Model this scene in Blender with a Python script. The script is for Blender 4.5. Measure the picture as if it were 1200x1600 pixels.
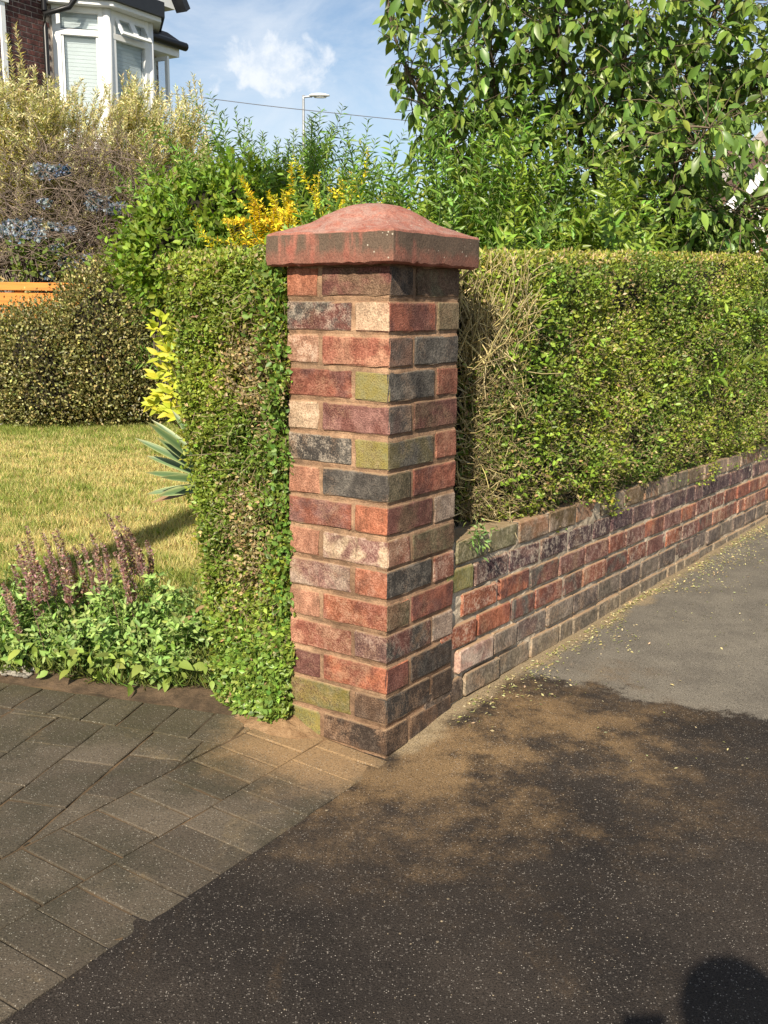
import bpy, bmesh, math, random
import numpy as np
from mathutils import Vector, Matrix, Euler

for o in list(bpy.data.objects):
    bpy.data.objects.remove(o)
SC = bpy.context.scene
COL = SC.collection
R = math.radians
rng = np.random.default_rng(7)
random.seed(7)

# ------------------------------------------------------------------ camera
F_PX, PITCH, ROLL, CAM_H = 1618.0, R(11.22), R(0.436), 1.202
cd = bpy.data.cameras.new('camera')
cd.sensor_fit = 'HORIZONTAL'
cd.sensor_width = 36.0
cd.lens = F_PX / 1200 * 36.0
cd.clip_start = 0.02
cd.clip_end = 3000
cam = bpy.data.objects.new('camera', cd)
COL.objects.link(cam)
cam.matrix_world = (Matrix.Translation((0, 0, CAM_H)) @ Matrix.Rotation(R(90) - PITCH, 4, 'X')
                    @ Matrix.Rotation(ROLL, 4, 'Z'))
SC.camera = cam

# ------------------------------------------------------------------ light
SUN_EL, SHADOW_AZ = R(36), R(15.8)
to_sun = Vector((-math.sin(SHADOW_AZ) * math.cos(SUN_EL), -math.cos(SHADOW_AZ) * math.cos(SUN_EL), math.sin(SUN_EL)))
sd = bpy.data.lights.new('sun', 'SUN')
sd.energy = 5.0
sd.angle = R(0.53)
sd.color = (1.0, 0.90, 0.74)
sun = bpy.data.objects.new('sun', sd)
COL.objects.link(sun)
sun.rotation_euler = to_sun.to_track_quat('Z', 'Y').to_euler()

SC.view_settings.view_transform = 'Standard'
SC.view_settings.look = 'None'
SC.view_settings.exposure = 0.74
SC.view_settings.gamma = 1.0
SC.view_settings.use_curve_mapping = False
SC.render.engine = 'CYCLES'
SC.cycles.max_bounces = 4
SC.cycles.diffuse_bounces = 3
SC.cycles.glossy_bounces = 2
SC.cycles.transmission_bounces = 3
SC.cycles.transparent_max_bounces = 4


def ray(px, py):
    U, V = px - 600.0, py - 800.0
    u = U * math.cos(ROLL) + V * math.sin(ROLL)
    v = -U * math.sin(ROLL) + V * math.cos(ROLL)
    return np.array([u, F_PX * math.cos(PITCH) - v * math.sin(PITCH), -F_PX * math.sin(PITCH) - v * math.cos(PITCH)])


def gnd(px, py, z=0.0):
    d = ray(px, py)
    P = d * ((z - CAM_H) / d[2])
    return np.array([P[0], P[1]])


def at(px, py, Y):
    d = ray(px, py)
    P = d * (Y / d[1])
    P[2] += CAM_H
    return P


def on_plane(px, py, O, n):
    d = ray(px, py)
    o = np.array([0, 0, CAM_H])
    return o + d * (np.dot(np.asarray(O) - o, n) / np.dot(d, n))


# ------------------------------------------------------------------ world
W = bpy.data.worlds.new('World')
SC.world = W
W.use_nodes = True
wn, wl = W.node_tree.nodes, W.node_tree.links
wn.clear()
wout = wn.new('ShaderNodeOutputWorld')
wbg = wn.new('ShaderNodeBackground')
wbg.inputs['Strength'].default_value = 0.076
sky = wn.new('ShaderNodeTexSky')
sky.sky_type = 'NISHITA'
sky.sun_disc = False
sky.sun_elevation = SUN_EL
sky.sun_rotation = math.atan2(to_sun.x, to_sun.y)
sky.air_density = 1.0
sky.dust_density = 0.6
sky.ozone_density = 1.6
tc = wn.new('ShaderNodeTexCoord')


def wmath(op, a, b=None, clamp=False):
    n = wn.new('ShaderNodeMath')
    n.operation = op
    n.use_clamp = clamp
    for i, x in enumerate((a, b)):
        if x is None:
            continue
        if isinstance(x, (int, float)):
            n.inputs[i].default_value = x
        else:
            wl.new(x, n.inputs[i])
    return n.outputs[0]


def wdot(v):
    n = wn.new('ShaderNodeVectorMath')
    n.operation = 'DOT_PRODUCT'
    wl.new(tc.outputs['Generated'], n.inputs[0])
    n.inputs[1].default_value = tuple(v)
    return n.outputs['Value']


def wnoise(scale, detail, rough, dist=0.0, stretch=(1, 1, 1)):
    mp = wn.new('ShaderNodeMapping')
    mp.inputs['Scale'].default_value = stretch
    wl.new(tc.outputs['Generated'], mp.inputs['Vector'])
    n = wn.new('ShaderNodeTexNoise')
    n.inputs['Scale'].default_value = scale
    n.inputs['Detail'].default_value = detail
    n.inputs['Roughness'].default_value = rough
    n.inputs['Distortion'].default_value = dist
    wl.new(mp.outputs[0], n.inputs['Vector'])
    return n.outputs['Fac']


def wramp(fac, lo, hi):
    n = wn.new('ShaderNodeMapRange')
    n.interpolation_type = 'SMOOTHSTEP'
    n.inputs['From Min'].default_value = lo
    n.inputs['From Max'].default_value = hi
    wl.new(fac, n.inputs['Value'])
    return n.outputs[0]


cdir = Vector(ray(418, 103)).normalized()
cright = Vector((0, 0, 1)).cross(cdir).normalized() * -1
cup = cright.cross(cdir).normalized()
if cup.z < 0:
    cup = -cup
nz = wnoise(26, 7, 0.6, 0.3)
nz2 = wnoise(60, 5, 0.6)
ex = wmath('DIVIDE', wdot(cright), 0.045)
ey = wmath('DIVIDE', wdot(cup), 0.032)
r2 = wmath('SQRT', wmath('ADD', wmath('POWER', wmath('ABSOLUTE', ex), 2.0), wmath('POWER', wmath('ABSOLUTE', ey), 2.0)))
r2 = wmath('ADD', r2, wmath('MULTIPLY', wmath('SUBTRACT', nz, 0.5), 2.6))
front = wramp(wdot(cdir), 0.9, 0.95)
puff = wmath('MULTIPLY', wmath('SUBTRACT', 1.0, wramp(r2, 0.45, 1.25)), front)
puff = wmath('MULTIPLY', puff, wmath('ADD', 0.62, wmath('MULTIPLY', wramp(nz2, 0.35, 0.65), 0.38)))
veil = wmath('MULTIPLY', wramp(wnoise(5.5, 8, 0.62, 0.6, (1.0, 1.0, 2.2)), 0.26, 0.78), 0.66)
cl = wmath('MAXIMUM', puff, veil, True)
mix = wn.new('ShaderNodeMix')
mix.data_type = 'RGBA'
wl.new(cl, mix.inputs['Factor'])
wl.new(sky.outputs[0], mix.inputs['A'])
mix.inputs['B'].default_value = (7.4, 7.8, 8.3, 1)
wl.new(mix.outputs['Result'], wbg.inputs['Color'])
wl.new(wbg.outputs[0], wout.inputs['Surface'])


# ------------------------------------------------------------------ node helpers
class Mat:
    def __init__(s, name):
        s.m = bpy.data.materials.new(name)
        s.m.use_nodes = True
        s.n, s.l = s.m.node_tree.nodes, s.m.node_tree.links
        s.n.clear()
        s.out = s.n.new('ShaderNodeOutputMaterial')
        s.b = s.n.new('ShaderNodeBsdfPrincipled')
        s.l.new(s.b.outputs[0], s.out.inputs['Surface'])
        s.tc = s.n.new('ShaderNodeTexCoord')
        s.b.inputs['Specular IOR Level'].default_value = 0.3

    def put(s, sock, x):
        if isinstance(x, (int, float)):
            sock.default_value = x
        elif isinstance(x, (tuple, list)):
            sock.default_value = tuple(x) if len(x) == 4 or sock.type == 'VECTOR' else (*x, 1)
        else:
            s.l.new(x, sock)

    def math(s, op, a, b=0.0, clamp=False):
        n = s.n.new('ShaderNodeMath')
        n.operation = op
        n.use_clamp = clamp
        s.put(n.inputs[0], a)
        s.put(n.inputs[1], b)
        return n.outputs[0]

    def mixf(s, fac, a, b):
        n = s.n.new('ShaderNodeMix')
        s.put(n.inputs[0], fac)
        s.put(n.inputs[2], a)
        s.put(n.inputs[3], b)
        return n.outputs[0]

    def mix(s, fac, a, b, blend='MIX'):
        n = s.n.new('ShaderNodeMix')
        n.data_type = 'RGBA'
        n.blend_type = blend
        s.put(n.inputs['Factor'], fac)
        s.put(n.inputs['A'], a)
        s.put(n.inputs['B'], b)
        return n.outputs['Result']

    def vec(s, coord='Object', scale=(1, 1, 1), offset=None):
        mp = s.n.new('ShaderNodeMapping')
        mp.inputs['Scale'].default_value = scale
        s.l.new(s.tc.outputs[coord], mp.inputs['Vector'])
        if offset is not None:
            s.l.new(offset, mp.inputs['Location'])
        return mp.outputs[0]

    def noise(s, v, scale, detail=4, rough=0.55, dist=0.0):
        n = s.n.new('ShaderNodeTexNoise')
        s.l.new(v, n.inputs['Vector'])
        n.inputs['Scale'].default_value = scale
        n.inputs['Detail'].default_value = detail
        n.inputs['Roughness'].default_value = rough
        n.inputs['Distortion'].default_value = dist
        return n.outputs['Fac']

    def voro(s, v, scale, feature='F1', out='Distance'):
        n = s.n.new('ShaderNodeTexVoronoi')
        n.feature = feature
        s.l.new(v, n.inputs['Vector'])
        n.inputs['Scale'].default_value = scale
        return n.outputs[out]

    def ramp(s, fac, lo, hi, a=0.0, b=1.0):
        n = s.n.new('ShaderNodeMapRange')
        n.interpolation_type = 'SMOOTHSTEP'
        n.inputs['From Min'].default_value = lo
        n.inputs['From Max'].default_value = hi
        n.inputs['To Min'].default_value = a
        n.inputs['To Max'].default_value = b
        s.put(n.inputs['Value'], fac)
        return n.outputs[0]

    def attr(s, name, kind='GEOMETRY', out='Color'):
        n = s.n.new('ShaderNodeAttribute')
        n.attribute_type = kind
        n.attribute_name = name
        return n.outputs[out]

    def sep(s, v):
        n = s.n.new('ShaderNodeSeparateXYZ')
        s.l.new(v, n.inputs[0])
        return n.outputs

    def bump(s, h, strength=0.5, dist=0.004, prev=None):
        n = s.n.new('ShaderNodeBump')
        n.inputs['Strength'].default_value = strength
        n.inputs['Distance'].default_value = dist
        s.l.new(h, n.inputs['Height'])
        if prev is not None:
            s.l.new(prev, n.inputs['Normal'])
        return n.outputs[0]

    def fin(s, color, rough=0.85, normal=None):
        s.put(s.b.inputs['Base Color'], color)
        s.put(s.b.inputs['Roughness'], rough)
        if normal is not None:
            s.l.new(normal, s.b.inputs['Normal'])
        return s.m


def leaf_mat(name, trans=0.35, rough=0.5, spec=0.25):
    k = Mat(name)
    c = k.attr('Col')
    k.b.inputs['Specular IOR Level'].default_value = spec
    k.fin(c, rough)
    t = k.n.new('ShaderNodeBsdfTranslucent')
    tcol = k.mix(1.0, c, (1.15, 1.25, 0.45), 'MULTIPLY')
    k.l.new(tcol, t.inputs['Color'])
    ms = k.n.new('ShaderNodeMixShader')
    ms.inputs[0].default_value = trans
    k.l.new(k.b.outputs[0], ms.inputs[1])
    k.l.new(t.outputs[0], ms.inputs[2])
    k.l.new(ms.outputs[0], k.out.inputs['Surface'])
    return k.m


def plain(name, color, rough=0.6, var=0.25, scale=12.0, bump=0.0, bscale=120.0, metal=0.0, stretch=(1, 1, 1)):
    k = Mat(name)
    v = k.vec('Object', stretch)
    n = k.noise(v, scale, 5, 0.6)
    dark = tuple(c * (1 - var) for c in color)
    lite = tuple(min(1, c * (1 + var)) for c in color)
    k.b.inputs['Metallic'].default_value = metal
    nm = k.bump(k.noise(v, bscale, 3), bump, 0.003) if bump else None
    return k.fin(k.mix(k.ramp(n, 0.3, 0.7), dark, lite), rough, nm)


# ------------------------------------------------------------------ object helpers
def link(o, parent=None):
    COL.objects.link(o)
    if parent is not None:
        o.parent = parent
    return o


def tag(o, label=None, cat=None, group=None, kind=None):
    if label: o['label'] = label
    if cat: o['category'] = cat
    if group: o['group'] = group
    if kind: o['kind'] = kind
    return o


def thing(name, label, cat, loc=(0, 0, 0), group=None):
    o = bpy.data.objects.new(name, None)
    o.empty_display_size = 0.1
    o.location = tuple(float(c) for c in loc)
    link(o)
    return tag(o, label, cat, group)


def tri_mesh(name, V, F, mat, parent=None, C=None, smooth=False, kind=None):
    V = np.asarray(V, dtype=np.float32)
    F = np.asarray(F, dtype=np.int32)
    if parent is not None:
        V = V - np.array(parent.location, dtype=np.float32)
    me = bpy.data.meshes.new(name)
    me.vertices.add(len(V))
    me.vertices.foreach_set('co', V.ravel())
    k = F.shape[1]
    me.loops.add(F.size)
    me.loops.foreach_set('vertex_index', F.ravel())
    me.polygons.add(len(F))
    me.polygons.foreach_set('loop_start', np.arange(0, F.size, k, dtype=np.int32))
    me.polygons.foreach_set('loop_total', np.full(len(F), k, dtype=np.int32))
    if smooth:
        me.polygons.foreach_set('use_smooth', np.ones(len(F), dtype=bool))
    me.update(calc_edges=True)
    if C is not None:
        ca = me.color_attributes.new('Col', 'FLOAT_COLOR', 'POINT')
        c4 = np.ones((len(V), 4), dtype=np.float32)
        c4[:, :3] = C
        ca.data.foreach_set('color', c4.ravel())
    me.materials.append(mat)
    o = bpy.data.objects.new(name, me)
    link(o, parent)
    if kind: o['kind'] = kind
    return o


def py_mesh(name, V, F, mat, parent=None, smooth=False, bevel=0.0):
    if parent is not None:
        pl = np.array(parent.location)
        V = [tuple(np.asarray(v) - pl) for v in V]
    me = bpy.data.meshes.new(name)
    me.from_pydata([tuple(map(float, v)) for v in V], [], F)
    if bevel:
        bm = bmesh.new()
        bm.from_mesh(me)
        bmesh.ops.bevel(bm, geom=list(bm.edges), offset=bevel, segments=1, affect='EDGES')
        bm.to_mesh(me)
        bm.free()
    bm = bmesh.new()
    bm.from_mesh(me)
    bmesh.ops.recalc_face_normals(bm, faces=bm.faces)
    bm.to_mesh(me)
    bm.free()
    if smooth:
        for p in me.polygons: p.use_smooth = True
    me.materials.append(mat)
    o = bpy.data.objects.new(name, me)
    return link(o, parent)


BOXF = [(0, 1, 2, 3), (7, 6, 5, 4), (0, 4, 5, 1), (1, 5, 6, 2), (2, 6, 7, 3), (3, 7, 4, 0)]


def obox(name, O, ax, ay, az, mat, parent=None, bevel=0.0):
    """oriented box: O corner, ax/ay/az full edge vectors"""
    O, ax, ay, az = (np.asarray(x, float) for x in (O, ax, ay, az))
    V = [O, O + ax, O + ax + ay, O + ay, O + az, O + ax + az, O + ax + ay + az, O + ay + az]
    return py_mesh(name, V, BOXF, mat, parent, bevel=bevel)


def unit(v):
    v = np.asarray(v, float)
    return v / np.maximum(np.linalg.norm(v, axis=-1, keepdims=True), 1e-9)


def sines(x, y, z=0.0, seed=0, freq=1.0, n=10):
    g = np.random.default_rng(seed)
    out = 0
    for i in range(n):
        f = freq * (0.5 + 2.0 * g.random())
        d = unit(g.normal(size=3))
        out = out + np.sin((x * d[0] + y * d[1] + z * d[2]) * f * 6.283 + g.random() * 6.283)
    return out / math.sqrt(n / 2.0)


def jitter_col(base, n, hue=0.12, val=0.25, g=None):
    g = g or rng
    base = np.asarray(base, float)
    if base.ndim == 1:
        base = np.tile(base, (n, 1))
    c = base * (1 + val * g.normal(size=(n, 1)).clip(-1.8, 2.2)) * (1 + hue * g.normal(size=(n, 3)))
    return c.clip(0.004, 0.9)


def leaves(P, D, N, L, Wd, C, kind=4, fold=0.25, droop=0.0):
    n = len(P)
    D = unit(D)
    N = unit(N - D * np.sum(N * D, 1, keepdims=True))
    S = np.cross(D, N)
    L = np.broadcast_to(np.asarray(L, float), (n,))[:, None]
    Wd = np.broadcast_to(np.asarray(Wd, float), (n,))[:, None]
    h = Wd * 0.5
    if kind == 4:
        V = np.stack([P, P + D * L * .45 + S * h + N * fold * h, P + D * L - N * droop * L,
                      P + D * L * .45 - S * h + N * fold * h], 1)
        T = np.array([(0, 1, 2), (0, 2, 3)])
    elif kind == 6:
        V = np.stack([P, P + D * L * .28 + S * h * .85 + N * fold * h, P + D * L * .66 + S * h * .8 + N * (fold * h - droop * L * .4),
                      P + D * L - N * droop * L,
                      P + D * L * .66 - S * h * .8 + N * (fold * h - droop * L * .4), P + D * L * .28 - S * h * .85 + N * fold * h], 1)
        T = np.array([(0, 1, 2), (0, 2, 3), (0, 3, 4), (0, 4, 5)])
    else:
        def row(t, w):
            c = P + D * L * t - N * droop * L * t * t
            return [c + S * h * w + N * fold * h * w, c, c - S * h * w + N * fold * h * w]
        V = np.stack([P] + row(.22, .82) + row(.45, 1.0) + row(.72, .66) + [P + D * L - N * droop * L], 1)
        T = []
        T += [(0, 1, 2), (0, 2, 3)]
        for a in (1, 4):
            b = a + 3
            T += [(a, b, b + 1), (a, b + 1, a + 1), (a + 1, b + 1, b + 2), (a + 1, b + 2, a + 2)]
        T += [(7, 10, 8), (8, 10, 9)]
        T = np.array(T)
    k = V.shape[1]
    Fc = (T[None] + (np.arange(n) * k)[:, None, None]).reshape(-1, 3)
    Cc = np.repeat(C, k, 0)
    return V.reshape(-1, 3), Fc, Cc


def tubes(lines, radii, sides=4, cols=None):
    """lines: list of (k,3) arrays, radii: list of (r0,r1)"""
    Vs, Fs, Cs, off = [], [], [], 0
    for i, (ln, (r0, r1)) in enumerate(zip(lines, radii)):
        ln = np.asarray(ln, float)
        k = len(ln)
        tg = unit(np.gradient(ln, axis=0))
        ref = np.array([0.31, 0.17, 0.93]) if abs(tg[0][2]) < 0.85 else np.array([0.9, 0.3, 0.1])
        a = unit(np.cross(tg, ref))
        b = np.cross(tg, a)
        rr = np.linspace(r0, r1, k)[:, None, None]
        th = np.linspace(0, 2 * np.pi, sides, endpoint=False)
        ring = ln[:, None] + rr * (a[:, None] * np.cos(th)[None, :, None] + b[:, None] * np.sin(th)[None, :, None])
        Vs.append(ring.reshape(-1, 3))
        q = []
        for s in range(k - 1):
            for j in range(sides):
                j2 = (j + 1) % sides
                p0, p1, p2, p3 = s * sides + j, s * sides + j2, (s + 1) * sides + j2, (s + 1) * sides + j
                q += [(p0, p1, p2), (p0, p2, p3)]
        Fs.append(np.array(q) + off)
        if cols is not None:
            Cs.append(np.tile(cols[i], (k * sides, 1)))
        off += k * sides
    return np.concatenate(Vs), np.concatenate(Fs), (np.concatenate(Cs) if cols is not None else None)


def curve_shoot(base, d, ln, steps=7, bend=0.1, gravity=0.0, g=None):
    g = g or rng
    pts = [np.asarray(base, float)]
    d = unit(d)
    for i in range(steps):
        d = unit(d + g.normal(size=3) * bend + np.array([0, 0, -gravity * (i / steps)]))
        pts.append(pts[-1] + d * ln / steps)
    return np.array(pts)


class Acc:
    def __init__(s):
        s.V, s.F, s.C, s.o = [], [], [], 0

    def add(s, V, F, C):
        s.V.append(V); s.F.append(F + s.o); s.C.append(C)
        s.o += len(V)

    def build(s, name, mat, parent, smooth=False, kind=None):
        return tri_mesh(name, np.concatenate(s.V), np.concatenate(s.F), mat, parent, np.concatenate(s.C), smooth, kind)


# ------------------------------------------------------------------ layout constants
PA = R(35.2)                                   # heading of the pillar's right face
PD = np.array([math.sin(PA), math.cos(PA)])    # along the right face, away from the camera
PN = np.array([-math.cos(PA), math.sin(PA)])   # along the left face, to the left
PC = np.array([0.0097, 2.613])                 # front corner of the pillar on the ground
PW, CH = 0.3355, 0.087                         # pillar width, course height
PTOP = 1.305                                   # top of brickwork
WA = R(33.9)
WD = np.array([math.sin(WA), math.cos(WA)])    # along the low wall
WO = np.array([WD[1], -WD[0]])                 # outward from wall to the pavement
W0 = PC + PD * PW


def wall_pt(s, n, z):
    """s along the low wall from the pillar, n outward, z up"""
    p = W0 + WD * s + WO * n
    return np.array([p[0], p[1], z])


def sstep(x, a, b):
    t = np.clip((x - a) / (b - a), 0, 1)
    return t * t * (3 - 2 * t)


EDIR = unit(np.array([0.538, 0.843]))
ELEFT = np.array([-EDIR[1], EDIR[0]])
E0 = np.array([-0.301, 2.105])


def pave_z(x, y):
    t = (np.asarray(x) - E0[0]) * ELEFT[0] + (np.asarray(y) - E0[1]) * ELEFT[1]
    return np.clip(0.055 * t, 0, 0.024) + 0.006 * np.clip(t - 0.43, 0, 3)


def tarmac_z(x, y):
    dx, dy = np.asarray(x) - W0[0], np.asarray(y) - W0[1]
    s = dx * WD[0] + dy * WD[1]
    n = dx * WO[0] + dy * WO[1]
    zw = np.interp(s, [-0.5, -0.335, -0.15, 0.0, 0.9, 3.4, 7], [-0.004, 0.0, 0.024, 0.040, 0.036, 0.010, -0.02])
    return zw * (1 - sstep(n, 0.0, 0.75)) + 0.0012 * sines(np.asarray(x), np.asarray(y), 0, 3, 0.9) + 0.0008 + 0.0007 * sines(np.asarray(x), np.asarray(y), 0, 5, 7)


def grid_mesh(name, xs, ys, zf, mat, keep=None, parent=None):
    X, Y = np.meshgrid(xs, ys)
    V = np.stack([X, Y, zf(X, Y)], -1).reshape(-1, 3)
    nx, ny = len(xs), len(ys)
    i = (np.arange(ny - 1)[:, None] * nx + np.arange(nx - 1)[None]).reshape(-1)
    Q = np.stack([i, i + 1, i + nx + 1, i + nx], 1)
    if keep is not None:
        c = V[Q].mean(1)
        Q = Q[keep(c[:, 0], c[:, 1])]
    o = tri_mesh(name, V, Q, mat, parent, smooth=True)
    return o


# ------------------------------------------------------------------ ground materials
def mat_tarmac():
    k = Mat('tarmac')
    v = k.vec()
    x, y, z = k.sep(k.tc.outputs['Object'])
    big = k.noise(v, 1.7, 5, 0.6)
    mid = k.noise(v, 6, 6, 0.65)
    fine = k.noise(v, 330, 3, 0.65)
    # damp patch: everything on the near side of an uneven line, still drying
    ln = k.math('ADD', k.math('ADD', y, k.math('MULTIPLY', x, 0.42)), k.math('MULTIPLY', k.math('SUBTRACT', mid, 0.5), 0.55))
    ln = k.math('ADD', ln, k.math('MULTIPLY', k.math('SUBTRACT', k.noise(v, 28, 4, 0.7), 0.5), 0.14))
    ln = k.math('ADD', ln, k.math('MULTIPLY', k.math('SUBTRACT', fine, 0.5), 0.10))
    dry = k.ramp(ln, 3.36, 3.44)
    dampc = k.mix(k.ramp(big, 0.35, 0.68), (0.0185, 0.0150, 0.0130), (0.038, 0.030, 0.024))
    dryc = k.mix(k.ramp(mid, 0.3, 0.7), (0.120, 0.106, 0.087), (0.170, 0.150, 0.120))
    c = k.mix(dry, dampc, dryc)
    # sandy silt washed from the pillar foot and along the wall
    dx = k.math('SUBTRACT', x, float(PC[0]) + 0.22)
    dy = k.math('SUBTRACT', y, float(PC[1]) + 0.16)
    rr = k.math('SQRT', k.math('ADD', k.math('MULTIPLY', dx, dx), k.math('MULTIPLY', dy, dy)))
    rr = k.math('ADD', rr, k.math('MULTIPLY', k.math('SUBTRACT', mid, 0.5), 0.9))
    silt = k.math('SUBTRACT', 1.0, k.ramp(rr, 0.20, 1.15))
    silt = k.math('MULTIPLY', silt, k.ramp(k.noise(v, 3.1, 6, 0.7), 0.30, 0.62))
    nd = k.math('ADD', k.math('MULTIPLY', k.math('SUBTRACT', x, float(W0[0])), float(WO[0])),
                k.math('MULTIPLY', k.math('SUBTRACT', y, float(W0[1])), float(WO[1])))
    sw = k.math('ADD', k.math('MULTIPLY', k.math('SUBTRACT', x, float(W0[0])), float(WD[0])),
                k.math('MULTIPLY', k.math('SUBTRACT', y, float(W0[1])), float(WD[1])))
    foot = k.math('SUBTRACT', 1.0, k.ramp(k.math('ADD', nd, k.math('MULTIPLY', k.math('SUBTRACT', mid, 0.5), 0.20)), 0.01, 0.10))
    foot = k.math('MULTIPLY', foot, k.ramp(sw, -0.36, -0.25))
    silt = k.math('MULTIPLY', silt, 0.92)
    smear = k.math('MULTIPLY', k.ramp(k.noise(k.vec('Object', (1.4, 0.7, 1)), 2.6, 7, 0.7, 0.8), 0.50, 0.80), 0.42)
    silt = k.math('MAXIMUM', silt, smear)
    grain = k.math('ADD', k.math('MULTIPLY', k.math('SUBTRACT', k.noise(v, 120, 5, 0.75), 0.5), 1.5), k.math('MULTIPLY', k.math('SUBTRACT', k.noise(v, 22, 5, 0.7), 0.5), 0.9))
    silt = k.math('MULTIPLY', silt, k.ramp(k.math('ADD', silt, k.math('MULTIPLY', grain, 0.75)), -0.05, 0.95))
    c = k.mix(k.math('MULTIPLY', silt, 0.9), c, (0.215, 0.138, 0.068))
    c = k.mix(k.math('MULTIPLY', foot, k.ramp(k.math('ADD', foot, k.math('MULTIPLY', grain, 0.6)), 0.1, 0.9)), c, (0.25, 0.19, 0.115))
    # exposed aggregate
    cellc = k.voro(v, 270, 'F1', 'Color')
    cx, cy, cz = k.sep(cellc)
    d = k.voro(v, 270)
    chip = k.math('MULTIPLY', k.math('GREATER_THAN', cx, 0.80), k.math('SUBTRACT', 1.0, k.ramp(d, 0.12, 0.42)))
    c = k.mix(k.math('MULTIPLY', chip, k.math('ADD', 0.15, k.math('MULTIPLY', k.math('POWER', cy, 2.0), 0.85))), c, (0.46, 0.41, 0.35))
    d2 = k.voro(v, 120)
    sx, sy, sz = k.sep(k.voro(v, 120, 'F1', 'Color'))
    stone = k.math('MULTIPLY', k.math('GREATER_THAN', sx, 0.72), k.math('SUBTRACT', 1.0, k.ramp(d2, 0.18, 0.40)))
    c = k.mix(k.math('MULTIPLY', stone, k.math('MULTIPLY', sy, 0.5)), c, (0.20, 0.175, 0.15))
    pit = k.ramp(fine, 0.34, 0.56, 0.35, 1.25)
    c = k.mix(1.0, c, pit, 'MULTIPLY')
    h = k.math('ADD', k.math('MULTIPLY', fine, 0.7), k.math('MULTIPLY', k.math('SUBTRACT', 1.0, d), 0.5))
    nm = k.bump(h, 0.6, 0.0035)
    k.b.inputs['Specular IOR Level'].default_value = 0.18
    return k.fin(c, k.ramp(dry, 0.0, 1.0, 0.82, 0.94), nm)


def mat_paver():
    k = Mat('concrete_paver')
    oi = k.n.new('ShaderNodeObjectInfo')
    wv = k.n.new('ShaderNodeNewGeometry').outputs['Position']
    v = wv
    rnd = oi.outputs['Random']
    big = k.noise(v, 3.2, 6, 0.65)
    fine = k.noise(v, 240, 3, 0.6)
    base = k.mix(rnd, (0.064, 0.050, 0.036), (0.112, 0.089, 0.063))
    c = k.mix(k.ramp(big, 0.35, 0.7), base, (0.045, 0.039, 0.025))
    x, y, z = k.sep(wv)
    # greener and muddier toward the planting bed
    gl = k.math('ADD', k.math('ADD', y, k.math('MULTIPLY', x, 0.31)), k.math('MULTIPLY', k.math('SUBTRACT', big, 0.5), 0.9))
    algae = k.ramp(gl, 2.15, 2.75, 0.0, 0.55)
    c = k.mix(algae, c, (0.060, 0.052, 0.022))
    dx = k.math('SUBTRACT', x, float(PC[0]) - 0.20)
    dy = k.math('SUBTRACT', y, float(PC[1]) + 0.08)
    rr = k.math('SQRT', k.math('ADD', k.math('MULTIPLY', dx, dx), k.math('MULTIPLY', dy, dy)))
    rr = k.math('ADD', rr, k.math('MULTIPLY', k.math('SUBTRACT', k.noise(v, 7, 6, 0.7), 0.5), 0.42))
    c = k.mix(k.math('MULTIPLY', k.math('SUBTRACT', 1.0, k.ramp(rr, 0.08, 0.36)), 0.8), c, (0.30, 0.19, 0.095))
    st = k.math('MULTIPLY', k.ramp(k.noise(v, 4.4, 7, 0.72, 0.6), 0.55, 0.78), 0.5)
    c = k.mix(st, c, (0.23, 0.165, 0.085))
    cellc = k.voro(v, 250, 'F1', 'Color')
    cx, cy, cz = k.sep(cellc)
    d = k.voro(v, 250)
    chip = k.math('MULTIPLY', k.math('GREATER_THAN', cx, 0.78), k.math('SUBTRACT', 1.0, k.ramp(d, 0.15, 0.45)))
    c = k.mix(k.math('MULTIPLY', chip, k.math('ADD', 0.1, k.math('MULTIPLY', cy, 0.6))), c, (0.45, 0.42, 0.35))
    c = k.mix(1.0, c, k.ramp(fine, 0.32, 0.55, 0.55, 1.12), 'MULTIPLY')
    h = k.math('ADD', fine, k.math('MULTIPLY', k.noise(v, 40, 4), 0.7))
    return k.fin(c, 0.9, k.bump(h, 0.6, 0.004))


def mat_soil(name, a, b, sc=30, bump=0.9):
    k = Mat(name)
    v = k.vec()
    n = k.noise(v, sc, 8, 0.7)
    c = k.mix(k.ramp(n, 0.3, 0.7), a, b)
    return k.fin(c, 0.95, k.bump(k.noise(v, sc * 3, 6, 0.7), bump, 0.012))


def mat_lawn():
    k = Mat('lawn')
    v = k.vec()
    n = k.noise(v, 1.2, 6, 0.65)
    f = k.noise(v, 160, 4, 0.7)
    c = k.mix(k.ramp(n, 0.35, 0.65), (0.22, 0.215, 0.065), (0.34, 0.285, 0.110))
    c = k.mix(1.0, c, k.ramp(f, 0.3, 0.7, 0.5, 1.15), 'MULTIPLY')
    return k.fin(c, 0.95, k.bump(f, 1.0, 0.02))


M_TAR, M_PAVE = mat_tarmac(), mat_paver()
M_JOINT = mat_soil('joint_sand', (0.028, 0.022, 0.013), (0.15, 0.095, 0.050), 5, 0.5)
M_SOIL = mat_soil('garden_soil', (0.05, 0.034, 0.02), (0.13, 0.085, 0.05), 16)
M_DIRT = mat_soil('sandy_dirt', (0.20, 0.115, 0.055), (0.36, 0.23, 0.125), 22)
M_LAWN = mat_lawn()

# ------------------------------------------------------------------ ground sheets
far = grid_mesh('ground', np.linspace(-400, 400, 41), np.linspace(-300, 900, 41), lambda x, y: x * 0 - 0.12, mat_soil('far_ground', (0.07, 0.08, 0.03), (0.12, 0.12, 0.05), 2))
tag(far, kind='structure')


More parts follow.
